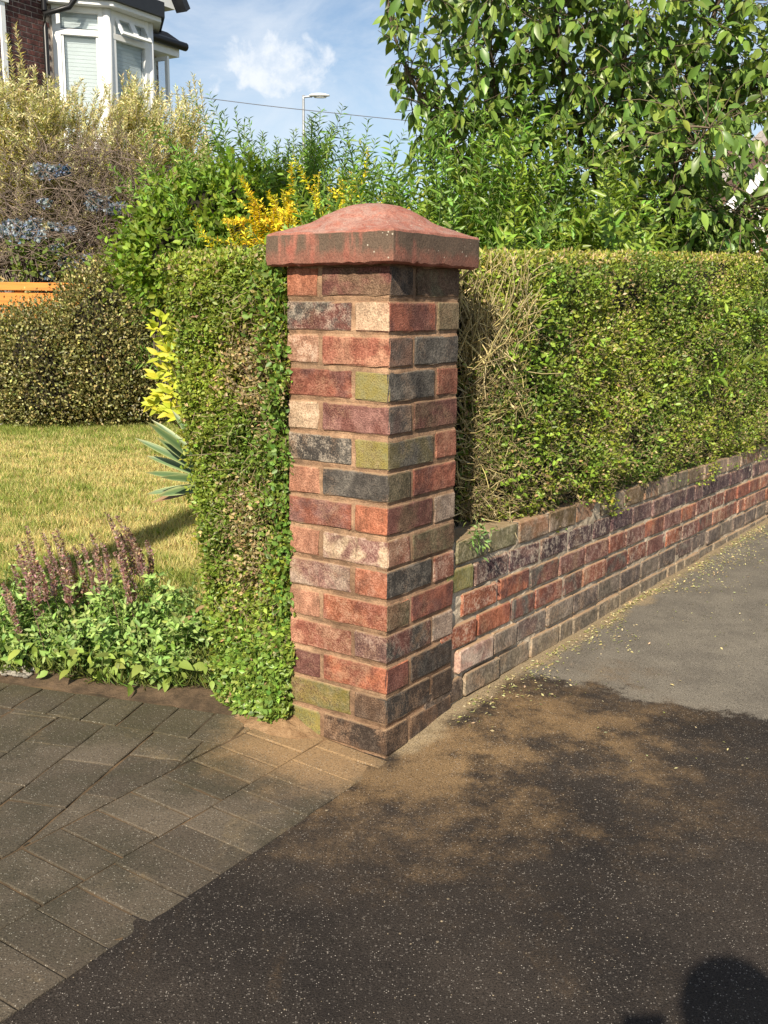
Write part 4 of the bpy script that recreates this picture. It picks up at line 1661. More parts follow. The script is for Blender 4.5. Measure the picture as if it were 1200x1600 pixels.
# yucca ------------------------------------------------------------------
def yucca():
    b = at(352, 800, 4.75)
    base = np.array([b[0], 4.75, 0.04])
    h = thing('yucca', 'sword-leaved striped yucca poking out behind the hedge end over the lawn', 'yucca', base)
    k = Mat('yucca_leaf')
    c = k.attr('Col')
    k.b.inputs['Specular IOR Level'].default_value = .4
    ml = k.fin(c, .45)
    crown = base + [0, 0, .34]
    tips = [(236, 655), (228, 658), (210, 684), (243, 682), (228, 712), (226, 738), (250, 746), (228, 772), (246, 775), (236, 786), (252, 770), (268, 640)]
    targets = [at(x, y, 4.62 + .12 * rng.normal()) for x, y in tips]
    targets += [crown + np.array([.3 * math.cos(a), .35 * math.sin(a), .15 + .28 * rng.random()]) for a in np.linspace(-.9, 1.9, 12)]
    for i, t in enumerate(targets):
        n = 9
        d = t - crown
        ln = np.linalg.norm(d)
        side = unit(np.cross(d, np.array([.2, -.9, .5]) + rng.normal(size=3) * .15))
        up = unit(np.cross(side, d))
        wmax = .0165 + .004 * rng.random()
        V, C = [], []
        brown = (i == 9)
        for j in range(n):
            q = j / (n - 1)
            cpt = crown + d * q + up * math.sin(q * 3.14) * .05 * ln
            w = wmax * (0.55 + 1.2 * q - .3 * q * q) * (1 - q ** 4.5)
            for e, s in enumerate((-1, -.62, 0, .62, 1)):
                V.append(cpt + side * w * s + up * abs(s) * w * .35)
                g = np.array([.070, .125, .050]) if abs(s) < .5 else (np.array([.125, .185, .070]) if abs(s) < .9 else np.array([.30, .34, .15]))
                if brown: g = np.array([.22, .13, .06])
                if q > .93: g = g * .5 + np.array([.12, .08, .03])
                C.append(g * (.9 + .2 * rng.random()))
        Fq = [(j * 5 + e, j * 5 + e + 1, (j + 1) * 5 + e + 1, (j + 1) * 5 + e) for j in range(n - 1) for e in range(4)]
        tri_mesh('leaf', V, Fq, ml, h, np.array(C), smooth=True)
    V, Fc, Cc = tubes([np.array([base, base + [0, 0, .2], crown])], [(.05, .045)], 8, [np.array([.11, .085, .055])])
    tri_mesh('trunk', V, Fc, M_TWIG, h, Cc)


yucca()


# sage with flower spikes ------------------------------------------------
def sage():
    base = np.array([-.86, 3.52, GZ])
    h = thing('sage_plant', 'clump of sage with faded purple flower spikes at the paving edge', 'sage plant', base)
    acc = Acc()
    lines = []
    for i in range(330):
        bx = -1.36 + .74 * rng.random()
        by = 3.14 + .48 * rng.random() - .28 * (bx + .95)
        d = np.array([rng.normal() * .35, -.25 + rng.normal() * .3, 1])
        hh = (.09 + .17 * rng.random()) * (1.0 - .55 * sstep(abs(bx + .98), .25, .55)) * np.interp(by + .28 * (bx + .95), [3.14, 3.45], [.55, 1.15])
        lines.append(curve_shoot((bx, by, GZ), d, hh, 5, .12, .3))
    acc.add(*shoots_on(lines, .0145, .12, (.022, .044), .46, (.215, .335, .085), .2, 1.0, 6, .07, .30, 2, .25, .3, (.33, .44, .14)))
    # broad fresh leaves low at the front
    n = 170
    x = -1.30 + .80 * rng.random(n)
    y = 3.055 + .20 * rng.random(n) - .30 * (x + .95)
    P = np.stack([x, y, GZ + .02 + .085 * rng.random(n)], 1)
    L = .024 + .034 * rng.random(n) ** 1.5
    acc.add(*leaves(P, rand_dirs(n, np.array([0, -.9, -.1]), 1.2), rand_dirs(n, UP + np.array([0, -.5, 0]), 2), L, L * .55, jitter_col((.26, .34, .07), n, .07, .26), 8, .2, .3))
    acc.build('foliage', M_LEAF, h, kind='stuff')
    V, Fc, Cc = tubes(lines, [(.0022, .0012)] * len(lines), 3, [np.array([.12, .15, .05])] * len(lines))
    tri_mesh('stems', V, Fc, M_TWIG, h, Cc, kind='stuff')
    # spikes: (top x, top y, foot x, foot y, strength) in the photograph's zoom, spread in depth
    S = [(145, 150, 215, 620, 1), (230, 185, 350, 560, 1), (312, 165, 430, 600, 1), (290, 185, 390, 580, 1), (122, 235, 200, 560, 1), (90, 255, 170, 560, .9), (65, 365, 130, 640, 1),
         (95, 340, 235, 660, 1), (15, 520, 115, 800, .9), (-10, 620, 40, 760, .7), (445, 250, 520, 520, .8), (500, 190, 560, 500, .5), (510, 290, 560, 520, .7), (558, 240, 600, 470, .6), (580, 70, 690, 380, .5),
         (640, 90, 760, 400, .45), (640, 170, 740, 420, .6), (690, 150, 800, 400, .45), (720, 230, 780, 420, .6), (630, 290, 715, 580, 1), (660, 310, 745, 560, .7), (800, 230, 830, 420, .4),
         (245, 320, 300, 540, .9), (170, 300, 260, 560, .8), (350, 300, 440, 560, .7), (400, 260, 470, 520, .5), (480, 600, 540, 740, .8), (440, 680, 480, 840, .6), (10, 470, 70, 640, .8), (270, 300, 380, 580, .8)]
    for (tx, ty, bx, by, st) in S:
        f = 3.53
        Y = 3.42 + .10 * rng.normal() + (.10 if ty < 250 else 0)
        top = at(tx / f, 780 + ty / f, Y + .04)
        foot = at(bx / f, 780 + by / f, Y - .02)
        root = np.array([foot[0] + .05, Y - .03, GZ])
        nseg = 60
        m = int(150 + 110 * st)
        q = np.sort(rng.random(m))
        P = foot + (top - foot) * q[:, None] + np.array([.012, 0, 0]) * np.sin(q * 3)[:, None]
        a = rng.random(m) * 6.28
        tg = unit(top - foot)
        s1 = unit(np.cross(tg, [0, 1, 0])); s2 = np.cross(tg, s1)
        o = s1 * np.cos(a)[:, None] + s2 * np.sin(a)[:, None]
        L = (.0150 - .006 * q) * (.8 + .5 * rng.random(m))
        D = unit(o + tg * (.25 + .5 * rng.random((m, 1))))
        colr = np.where(rng.random((m, 1)) < .25 + .3 * (1 - st), np.array([.48, .36, .26]), np.array([.36, .21, .205]) * (1 if st > .65 else .9))
        A = Acc()
        A.add(*leaves(P, D, o + rng.normal(size=(m, 3)) * .5, L, L * .62, jitter_col(colr, m, .12, .28), 4, .4, 0))
        tv, tf, tcol = tubes([np.array([root, (root + foot) / 2 + [0, 0, .01], foot, (foot + top) / 2, top])], [(.0018, .0008)], 3, [np.array([.20, .11, .10])])
        A.add(tv, tf, tcol)
        A.build('flower_spike', M_LEAF, h)


sage()


# low groundcover and dead leaf by the hedge foot ---------------------------
def groundcover():
    acc = Acc()
    n = 5200
    x = -.78 + .5 * rng.random(n)
    y = 3.02 + .34 * rng.random(n) ** 1.4 - .29 * (x + .5)
    k = behind_pave(x, y) > .012
    x, y = x[k], y[k]
    n = len(x)
    P = np.stack([x, y, bed_z(x, y) + .004 + .03 * rng.random(n) * (1 + .6 * sines(x, y, 0, 81, 3))], 1)
    L = .008 + .008 * rng.random(n)
    acc.add(*leaves(P, rand_dirs(n, UP * .5 - np.array([0, .4, 0]), 1), rand_dirs(n, UP, 1.5), L, L * .6, jitter_col((.33, .35, .15), n, .08, .25), 4, .2, .1))
    # straggling grass and weeds over the bed
    n = 15000
    x = -1.7 + 1.4 * rng.random(n)
    y = 3.02 + .75 * rng.random(n) - .27 * (x + .7)
    k = behind_pave(x, y) > .006
    x, y = x[k], y[k]
    n = len(x)
    P = np.stack([x, y, bed_z(x, y)], 1)
    L = .02 + .05 * rng.random(n)
    acc.add(*leaves(P, rand_dirs(n, UP, 1.6), rand_dirs(n, [0, -1, 0], 1), L, L * .09, jitter_col((.15, .19, .045), n, .1, .3), 4, .2, .2))
    o = acc.build('groundcover', M_LEAF, None)
    tag(o, 'low pale green groundcover and weeds along the paving edge', 'groundcover', kind='stuff')
    # small pale stones at the left
    A = Acc()
    for i in range(420):
        x = -1.62 + .50 * rng.random()
        y = QA[1] + .035 + .12 * rng.random() - .27 * (x - QA[0])
        r = .004 + .006 * rng.random()
        bm = bmesh.new()
        bmesh.ops.create_icosphere(bm, subdivisions=1, radius=1)
        Vv = np.array([v.co for v in bm.verts]) * r * (1 + .3 * rng.normal(size=(len(bm.verts), 1)).clip(-1, 1)) * np.array([1.2, 1, .7])
        Ff = np.array([[v.index for v in f.verts] for f in bm.faces])
        bm.free()
        A.add(Vv + np.array([x, y, float(bed_z(x, y)) + r * .4]), Ff, np.tile(np.array([.26, .235, .195]) * (.5 + .7 * rng.random()), (len(Vv), 1)))
    o = A.build('gravel', M_TWIG, None)
    tag(o, 'patch of pale gravel between paving and sage', 'gravel', kind='stuff')
    # withered leaves by the hedge foot
    for j, (px, py, lx) in enumerate(((303, 962, .075), (322, 946, .065))):
        p = at(px, py, 3.30)
        h = np.array([p])
        Vv, Ff, Cv = leaves(h, np.array([[-.75, -.1, -.35]]), np.array([[.2, -.6, .7]]), np.array([lx]), np.array([.016]), np.array([[.34, .23, .12]]), 8, .9, .5)
        o = tri_mesh('withered_leaf', Vv, Ff, M_LEAF, None, Cv, smooth=True)
        tag(o, ['curled brown withered leaf hanging at the hedge foot, the lower one', 'curled brown withered leaf at the hedge foot, the upper one'][j], 'dead leaf')


groundcover()


# clippings on the pavement along the wall foot ------------------------------
def clippings():
    n = 3600
    s = -.1 + 4.2 * rng.random(n) ** .8
    d = .012 + np.abs(rng.normal(size=n)) * .10 * (1 + .5 * sines(s, s * 0, 0, 85, .9))
    d = np.where(rng.random(n) < .12, .1 + 1.3 * rng.random(n), np.abs(d) + .008)
    p = W0[None] + s[:, None] * WD + d[:, None] * WO
    z = tarmac_z(p[:, 0], p[:, 1]) + .002 + .004 * rng.random(n)
    P = np.concatenate([p, z[:, None]], 1)
    L = .006 + .010 * rng.random(n)
    D = rand_dirs(n, [0, 0, 0], 0); D[:, 2] *= .25
    C = jitter_col(np.where(rng.random((n, 1)) < .7, np.array([.56, .48, .27]), np.array([.34, .34, .13])), n, .08, .25)
    V, Fc, Cc = leaves(P, D, rand_dirs(n, UP, 3), L, L * .42, C, 4, .2, 0)
    o = tri_mesh('clippings', V, Fc, M_LEAF, None, Cc)
    tag(o, 'dry hedge clippings scattered along the foot of the low wall', 'clippings', kind='stuff')
    # loose crumbs out on the tarmac and paving
    A = Acc()
    pts = [(652, 1205), (510, 1265), (803, 1253), (930, 1252), (780, 1520), (684, 1472), (625, 1460), (830, 1265), (1120, 1242), (1160, 1195), (640, 1175), (755, 1155), (672, 1150), (208, 1487), (690, 1440), (700, 1405), (880, 1245), (910, 1180), (860, 1130)]
    for i in range(1500):
        if i < len(pts): q = gnd(*pts[i])
        elif i % 3 == 0: q = PC + np.array([.15, .10]) + rng.normal(size=2) * np.array([.32, .22])
        else: q = np.array([-.9 + 2.2 * rng.random(), 1.4 + 2.2 * rng.random()])
        nd = (q - W0) @ WO
        if nd < .02 or ((q - PC) @ PD > -.01 and (q - PC) @ PN > -.01): continue
        inner = (q - E0) @ ELEFT
        z = float(pave_z(*q)) if inner > 0 else float(tarmac_z(q[0], q[1]))
        r = (.0016 + .0018 * rng.random()) if i < len(pts) else .0008 + .0010 * rng.random() ** 2
        bm = bmesh.new()
        bmesh.ops.create_icosphere(bm, subdivisions=1, radius=1)
        Vv = np.array([v.co for v in bm.verts]) * r * (1 + .3 * rng.normal(size=(len(bm.verts), 1)).clip(-1, 1)) * np.array([1.3, 1, .6])
        Ff = np.array([[v.index for v in f.verts] for f in bm.faces])
        bm.free()
        A.add(Vv + np.array([q[0], q[1], z + r * .4]), Ff, np.tile(np.array([.25, .20, .135]) * (.5 + .5 * rng.random()), (len(Vv), 1)))
    o = A.build('grit', M_TWIG, None)
    tag(o, 'loose grit and crumbs scattered over the dark tarmac', 'grit', kind='stuff')


clippings()


# shrubs behind -------------------------------------------------------------
GR = np.array([.105, .195, .035])
def bl(px, py, Y, rx, ry, rz):
    c = at(px, py, Y)
    return ((c[0], Y, c[2]), (rx, ry, rz))


p = at(320, 400, 7.0)
blob_shrub('green_bush', 'leafy mid green bush behind the hedge end, below the pale twiggy shrub', (p[0], 7.0, GZ),
           [bl(330, 345, 7.0, .30, .3, .24), bl(276, 350, 7.1, .22, .24, .20), bl(232, 405, 7.6, .20, .2, .16), bl(385, 335, 7.0, .26, .3, .26), bl(300, 400, 7.0, .42, .3, .30), bl(268, 425, 7.4, .26, .3, .24), bl(400, 390, 6.9, .35, .3, .30)],
           15000, (.038, .060), .58, (.165, .245, .030), 6, None, M_LEAF, clump=.09, per=14, core=.74)

stem_shrub('willow_shrub', 'tall bright green narrow-leaved shrub under the street lamp', (at(432, 350, 7.6)[0], 7.6, GZ), 190, (.25, .30), 2.50, (.065, .105), .20, (.185, .300, .058), .026, .42, .26, 2, 4, (.15, .19, .06), .02, branches=7, tall=.80)
stem_shrub('yellow_shrub', 'golden yellow feathery shrub just behind the pillar cap', (at(538, 350, 6.0)[0], 6.0, GZ), 150, (.30, .24), 1.90, (.026, .046), .42, (.70, .58, .040), .012, .55, .22, 2, 4, (.30, .22, .05), .03, branches=7, tip=(.80, .68, .05), tall=.76)
# a few golden sprays reaching left
def yellow_sprays():
    b = np.array([at(430, 380, 5.7)[0], 5.75, GZ])
    h = thing('golden_spray', 'arching yellow-orange sprays left of the pillar cap', 'shrub', b)
    tops = [(376, 276), (350, 345), (372, 342), (398, 330), (420, 300), (455, 255), (412, 345), (440, 330), (455, 320), (388, 300), (432, 350)]
    ls = []
    for x, y in tops:
        e = at(x, y, 5.7 + .1 * rng.normal())
        m = at(x * .5 + 215, 395, 5.75)
        c = (e + m) / 2 + np.array([.02, 0, .08])
        ls.append(np.array([b, b * .4 + m * .6, m, c, e]))
    V, Fc, Cc = tubes(ls, [(.006, .0015)] * len(ls), 4, [np.array([.20, .14, .05])] * len(ls))
    tri_mesh('stems', V, Fc, M_TWIG, h, Cc)
    A = Acc()
    A.add(*shoots_on([l[2:] for l in ls], .010, .15, (.026, .042), .45, (.74, .52, .03), .3, 1.0, 4, .09, .2, 3, .2, .3, (.80, .64, .05)))
    A.build('foliage', M_LEAF, h, kind='stuff')


yellow_sprays()

# shrubs behind the right hedge
SH = [('upright_shrub', 'upright leafy green shrub just right of the pillar cap', 712, 5.2, 100, (.25, .22), 2.08, (.060, .092), .30, (.145, .245, .044), .024),
      ('upright_shrub', 'dense yellow-green leafy shrub in the middle above the right hedge', 800, 5.2, 120, (.34, .26), 2.04, (.060, .088), .34, (.190, .270, .040), .022),
      ('upright_shrub', 'dusky green bushy shrub below the broadleaf tree trunk', 912, 6.1, 120, (.32, .26), 2.26, (.052, .078), .36, (.130, .195, .045), .020),
      ('upright_shrub', 'light green low leafy shrub nearest the right hedge top', 1000, 6.4, 90, (.32, .20), 2.0, (.058, .085), .38, (.185, .275, .055), .022)]
for (nm, lb, px, Y, n, sp, hg, lr, wr, col, spc) in SH:
    b = at(px, 380, Y)
    stem_shrub(nm, lb, (b[0], Y, GZ), n, sp, hg, lr, wr, col, spc, .42, .30, 2, 6, (.11, .15, .045), .02, tip=tuple(np.array(col) * 1.25), group='shrubs behind the right hedge', branches=5, mat=M_GLOSS, tall=.72)
# far garden greenery at the right edge
stem_shrub('border_plant', 'pale grassy border plant at the right edge beyond the hedge', (at(1160, 380, 9.0)[0], 9.0, 0), 60, (.50, .25), 1.98, (.06, .10), .12, (.26, .36, .08), .03, .4, .12, 2, 4, (.16, .22, .06), .02, branches=2, tall=.7)
p = at(1194, 365, 8.8)
h = thing('white_flower', 'single white bloom at the far right above the hedge', 'flower', (p[0], p[1], 0))
V, Fc, Cc = tubes([np.array([[p[0], p[1], 0], [p[0] + .03, p[1], 1.0], p])], [(.006, .004)], 4, [np.array([.12, .2, .05])])
tri_mesh('stem', V, Fc, M_TWIG, h, Cc)
n = 26
V, Fc, Cc = leaves(p + rng.normal(size=(n, 3)) * .018, rand_dirs(n, [0, -.5, .3], 1), rand_dirs(n, [0, -1, .5], 1), .045, .034, np.full((n, 3), .75), 6, .3, .1)
tri_mesh('petals', V, Fc, M_LEAF, h, Cc)


# pale twiggy shrub with bare lower branches (upper left) ---------------------
def pale_shrub():
    base = np.array([-4.2, 11.9, 0.0])
    h = thing('twiggy_shrub', 'large pale cream-leaved shrub with bare grey lower twigs below the bay window', 'shrub', base)
    lines, rad, cols, lf = [], [], [], []
    roots = [(-5.0, 11.8), (-4.5, 12.1), (-4.0, 11.9), (-3.5, 12.1), (-3.0, 12.0)]

    def topy(px):
        return np.interp(px, [-150, 0, 40, 100, 160, 215, 290, 330, 360], [60, 100, 98, 128, 140, 130, 150, 190, 280])
    for i in range(330):
        r = roots[rng.integers(5)]
        px = -140 + 490 * rng.random()
        ty = topy(px) + 200 * rng.random() ** 1.5 - 6
        e = at(px, ty, 11.6 + .9 * rng.random())
        b = np.array([r[0] + rng.normal() * .12, r[1], 0])
        m = b * .45 + e * .55 + np.array([rng.normal() * .18, rng.normal() * .12, -.1])
        t = np.linspace(0, 1, 9)[:, None]
        ln = (1 - t) ** 2 * b + 2 * t * (1 - t) * m + t ** 2 * e + rng.normal(size=(9, 3)) * .018
        lines.append(ln); rad.append((.013, .0022)); cols.append(np.array([.19, .155, .125]) * (.5 + .7 * rng.random()))
        lf.append(ln[5:])
        for s in range(6):
            k = rng.integers(3, 8)
            d = unit(ln[k + 1] - ln[k]) + rng.normal(size=3) * .65
            sub = curve_shoot(ln[k], d, .22 + .32 * rng.random(), 4, .14, .05)
            lines.append(sub); rad.append((.005, .0015)); cols.append(np.array([.23, .185, .145]) * (.5 + .7 * rng.random()))
            if sub[-1][2] > 2.45 or rng.random() < .12: lf.append(sub)
    # tangle of bare twigs over the flowers and fence top
    for i in range(1300):
        px, py = 5 + 240 * rng.random(), 235 + 190 * rng.random()
        c = at(px, py, 11.25 + .8 * rng.random())
        ln = curve_shoot(c, [rng.normal(), rng.normal() * .4, .55 + .6 * rng.normal()], .25 + .5 * rng.random(), 5, .16, .1)
        if ln[:, 2].min() < 1.5: continue
        lines.append(ln); rad.append((.0045, .0014)); cols.append(np.array([.215, .165, .13]) * (.4 + .8 * rng.random()))
    # tall plume at the right end
    for (px, py) in ((302, 118), (296, 130), (312, 128), (286, 140), (275, 135), (200, 112), (212, 118), (190, 120), (24, 40), (10, 55)):
        e = at(px, py, 11.8)
        b = np.array([e[0] + .15, 11.9, e[2] - 1.5])
        ln = np.array([b, b * .6 + e * .4 + rng.normal(size=3) * .03, b * .3 + e * .7, e])
        lines.append(ln); rad.append((.007, .002)); cols.append(np.array([.22, .18, .12])); lf.append(ln[1:])
    V, Fc, Cc = tubes(lines, rad, 3, cols)
    tri_mesh('twigs', V, Fc, M_TWIG, h, Cc, kind='stuff')
    A = Acc()
    A.add(*shoots_on(lf, .017, .05, (.045, .080), .26, (.60, .53, .27), .5, .8, 4, .06, .22, 2, .15, .2, (.74, .67, .42)))
    A.add(*shoots_on(lf[::2], .040, .05, (.040, .065), .26, (.32, .33, .12), .5, .8, 4, .07, .25, 2, .15, .2))
    A.build('foliage', M_LEAF, h, kind='stuff')


pale_shrub()


def blue_shrub():
    base = np.array([-4.0, 11.6, 0.0])
    h = thing('hydrangea', 'blue flowering shrub tangled under the pale twiggy shrub, above the fence', 'shrub', base)
    A = Acc()
    n = 3800
    pxs, pys = 240 * rng.random(n) - 20, 250 + 190 * rng.random(n)
    P = np.array([at(a, b, 11.9 + .5 * rng.random()) for a, b in zip(pxs, pys)])
    L = .05 + .05 * rng.random(n)
    A.add(*leaves(P, rand_dirs(n, [0, -.5, .2], 1), rand_dirs(n, [0, -.7, .7], 1.2), L, L * .55, jitter_col((.06, .085, .025), n, .1, .3), 6, .2, .2))
    # fresher leaves low by the fence
    n = 260
    P = np.array([at(a, b, 11.35 + .2 * rng.random()) for a, b in zip(15 + 110 * rng.random(n), 375 + 60 * rng.random(n))])
    A.add(*leaves(P, rand_dirs(n, [0, -.5, .2], 1), rand_dirs(n, [0, -.7, .7], 1.2), .08, .045, jitter_col((.17, .22, .05), n, .1, .25), 6, .2, .2))
    A.build('foliage', M_LEAF, h, kind='stuff')
    V, Fc, Cc = tubes([np.array([base + [dx, 0, 0], base + [dx * 1.4, .1, 1.1], base + [dx * 1.8, .2, 2.2]]) for dx in (-.5, -.2, .1, .4)], [(.02, .008)] * 4, 5, [np.array([.12, .09, .06])] * 4)
    tri_mesh('branches', V, Fc, M_TWIG, h, Cc)
    heads = [(62, 265, 11), (85, 268, 13), (98, 266, 9), (75, 275, 10), (20, 352, 13), (42, 358, 18), (62, 366, 15), (8, 362, 14), (30, 372, 16), (55, 348, 9), (148, 322, 12), (160, 312, 9), (178, 328, 14), (190, 325, 9), (142, 303, 7),
             (88, 390, 10), (105, 408, 12), (112, 412, 9), (132, 406, 9), (75, 430, 9), (70, 318, 8), (85, 355, 9), (110, 360, 7)]
    for (x, y, s) in heads:
        c = at(x, y, 11.5)
        r = s / 1618 * 11.3 * .75
        m = int(50 + s * 7)
        P = c + rng.normal(size=(m, 3)).clip(-1.25, 1.25) * np.array([r * .85, r * .5, r * .45])
        blue = np.where(rng.random((m, 1)) < .5, np.array([.20, .26, .39]), np.array([.40, .44, .52]))
        if x > 90 and y < 270: blue = blue * np.array([.65, .85, 1.1])
        V, Fc, Cc = leaves(P, rand_dirs(m, [0, -.3, .2], 1), rand_dirs(m, [0, -1, .6], 1.5), .050, .044, jitter_col(blue, m, .06, .18), 4, .1, 0)
        tri_mesh('flower_head', V, Fc, M_LEAF, h, Cc)


blue_shrub()


# fence --------------------------------------------------------------------
def fence():
    Y = 11.1
    xl, xr = -7.5, at(262, 440, Y)[0] + .1
    top = at(40, 438, Y)[2]
    h = thing('timber_fence', 'orange stained timber fence behind the rounded shrub', 'fence', (-4, Y, 0))
    m = plain('stained_timber', (.56, .205, .040), .55, .22, 3.0, .25, 60, stretch=(.6, 6, 14))
    obox('rail', (xl, Y - .03, top - .085), (xr - xl, 0, -.03), (0, .09, 0), (0, 0, .085), m, h, .005)
    z = top - .10
    while z > .15:
        obox('plank', (xl, Y - .005, z - .15), (xr - xl, 0, -.03), (0, .022, 0), (0, 0, .142), m, h, .004)
        z -= .155
    x = xl
    while x < xr:
        obox('post', (x, Y + .02, 0), (.09, 0, 0), (0, .09, 0), (0, 0, top - .09), m, h, .005)
        x += 1.8
    obox('post', (xr - .09, Y + .02, 0), (.09, 0, 0), (0, .09, 0), (0, 0, top - .12), m, h, .005)


fence()


# broadleaf tree at upper right -------------------------------------------------
def cherry():
    root = np.array([1.42, 5.95, 0.0])
    h = thing('cherry_tree', 'broad-leaved cherry tree with drooping leaves filling the upper right', 'tree', root)
    bark = plain('cherry_bark', (.115, .085, .065), .75, .35, 30, .8, 60, stretch=(1, 1, 4))
    fork = root + [0, 0, 1.35]
    limbs = [  # pixel path, depth path, radii
        ([(905, 205), (890, 165), (879, 110), (872, 50), (862, -60), (850, -220)], [5.9, 5.8, 5.7, 5.6, 5.5, 5.4], (.022, .010)),
        ([(972, 200), (974, 120), (979, 40), (985, -40), (1000, -240)], [5.8, 5.7, 5.6, 5.6, 5.6], (.018, .009)),
        ([(1080, 175), (1140, 150), (1200, 118), (1290, 70), (1400, -20)], [5.9, 5.9, 5.9, 6.0, 6.1], (.026, .012)),
        ([(760, 290), (705, 225), (665, 165), (630, 100), (608, 30), (600, -60)], [5.9, 5.7, 5.6, 5.5, 5.4, 5.4], (.018, .006)),
        ([(1040, 200), (1090, 110), (1110, 40), (1140, -60), (1180, -200)], [6.0, 5.9, 5.7, 5.6, 5.6], (.020, .009)),
        ([(790, 240), (775, 150), (764, 60), (760, -40), (740, -200)], [6.0, 5.8, 5.7, 5.6, 5.6], (.016, .008)),
        ([(1095, 385), (1130, 350), (1175, 322), (1230, 285)], [5.7, 5.6, 5.5, 5.4], (.012, .006)),
        ([(1060, 345), (1050, 300), (1075, 240), (1110, 200)], [5.75, 5.6, 5.4, 5.3], (.012, .005)),
    ]
    paths = []
    for pix, dep, (r0, r1) in limbs:
        pts = np.array([at(x, y, d) for (x, y), d in zip(pix, dep)])
        st = pts[0]
        lead = np.array([fork, fork * .55 + st * .45 + [0, .05, -.05]]) if st[2] > 1.5 else np.array([root + [0, 0, .9], root * .4 + st * .6 + [0, 0, .4]])
        full = np.concatenate([lead, pts])
        t = np.linspace(0, len(full) - 1, len(full) * 4)
        sm = np.stack([np.interp(t, np.arange(len(full)), full[:, k]) for k in range(3)], 1)
        for _ in range(3):
            sm[1:-1] = (sm[:-2] + sm[1:-1] * 2 + sm[2:]) / 4
        V, Fc, _ = tubes([sm], [(r0 * .95, r1 * .8)], 7, None)
        tri_mesh('limb', V, Fc, bark, h, None, smooth=True)
        paths.append(sm[8:])
    V, Fc, _ = tubes([np.array([root, root + [.01, 0, .5], root + [0, .02, 1.0], fork])], [(.075, .050)], 12, None)
    tri_mesh('trunk', V, Fc, bark, h, None, smooth=True)
    # twigs carrying leaves
    lines, cols, tw = [], [], []
    for pth in paths:
        L = np.linalg.norm(np.diff(pth, axis=0), axis=1).sum()
        for i in range(int(130 * L)):
            k = rng.integers(0, len(pth))
            d = np.array([rng.normal() * .8, rng.normal() * .8 - .15, .25 + .45 * rng.normal()])
            ln = curve_shoot(pth[k], d, .18 + .42 * rng.random(), 6, .14, .25)
            tw.append(ln)
    tw = [l for l in tw if (l[:, 0] / l[:, 1] * F_PX + 600).min() > np.interp(l[-1, 2], [2.0, 2.6], [630, 572])]
    V, Fc, Cc = tubes(tw, [(.0036, .0014)] * len(tw), 3, [np.array([.14, .105, .07])] * len(tw))
    tri_mesh('twigs', V, Fc, M_TWIG, h, Cc, kind='stuff')
    P, D, N, Ls = [], [], [], []
    for ln in tw:
        m = rng.integers(6, 11)
        t = .2 + .8 * rng.random(m) ** .8
        idx = t * (len(ln) - 1)
        pos = np.stack([np.interp(idx, np.arange(len(ln)), ln[:, k]) for k in range(3)], 1)
        tg = unit(ln[-1] - ln[0])
        d = unit(tg * .35 + rng.normal(size=(m, 3)) * .55 + np.array([0, -.15, -.75]))
        P.append(pos + d * .012); D.append(d)
        N.append(unit(rng.normal(size=(m, 3)) * .7 + np.array([-.1, -.8, .65])))
        Ls.append(.038 + .060 * rng.random(m))
    P, D, N, Ls = (np.concatenate(x) for x in (P, D, N, Ls))
    # keep leaves out of the open sky left of the crown
    scr = (P[:, 0] / P[:, 1]) * F_PX + 600
    lim = np.interp(P[:, 2], [1.4, 2.0, 2.3, 2.7, 3.0], [660, 615, 590, 562, 560]) + 12 * rng.normal(size=len(P))
    kp = scr > lim
    P, D, N, Ls, scr = P[kp], D[kp], N[kp], Ls[kp], scr[kp]
    n = len(P)
    tone = rng.random((n, 1))
    C = np.array([.100, .180, .038]) * (1 - tone ** 2) + np.array([.260, .350, .065]) * tone ** 2
    C = jitter_col(C, n, .06, .18)
    dist = np.abs(P[:, 1] - 0) + 2.5 * np.abs(np.clip(scr, 640, 1190) - scr) / 100 + 3 * (P[:, 2] > 2.95)
    order = np.argsort(dist)
    big, rest = order[:300], order[300:]
    for i in big:
        V, Fc, Cc = leaves(P[i:i + 1], D[i:i + 1], N[i:i + 1], Ls[i:i + 1] * 1.05, Ls[i:i + 1] * .45, C[i:i + 1] * 1.05, 8, .28, .22)
        tri_mesh('leaf', V, Fc, M_GLOSS, h, Cc, smooth=True)
    V, Fc, Cc = leaves(P[rest], D[rest], N[rest], Ls[rest], Ls[rest] * .45, C[rest], 8, .28, .22)
    tri_mesh('foliage', V, Fc, M_GLOSS, h, Cc, kind='stuff')


cherry()
# ------------------------------------------------------------------ street lamp and cable
M_STEEL = plain('galvanised_steel', (.36, .37, .38), .45, .1, 6, metal=.5)
M_WHITE = plain('white_upvc', (.78, .79, .79), .35, .05, 3)
M_LENS = plain('lamp_lens', (.62, .64, .64), .2, .05, 3)


def lathe(prof, n=16):
    V, Fq = [], []
    for (r, z) in prof:
        for i in range(n):
            a = 2 * math.pi * i / n
            V.append((r * math.cos(a), r * math.sin(a), z))
    for j in range(len(prof) - 1):
        for i in range(n):
            k = (i + 1) % n
            Fq.append((j * n + i, j * n + k, (j + 1) * n + k, (j + 1) * n + i))
    Fq += [tuple(reversed(range(n))), tuple(range((len(prof) - 1) * n, len(prof) * n))]
    return V, Fq


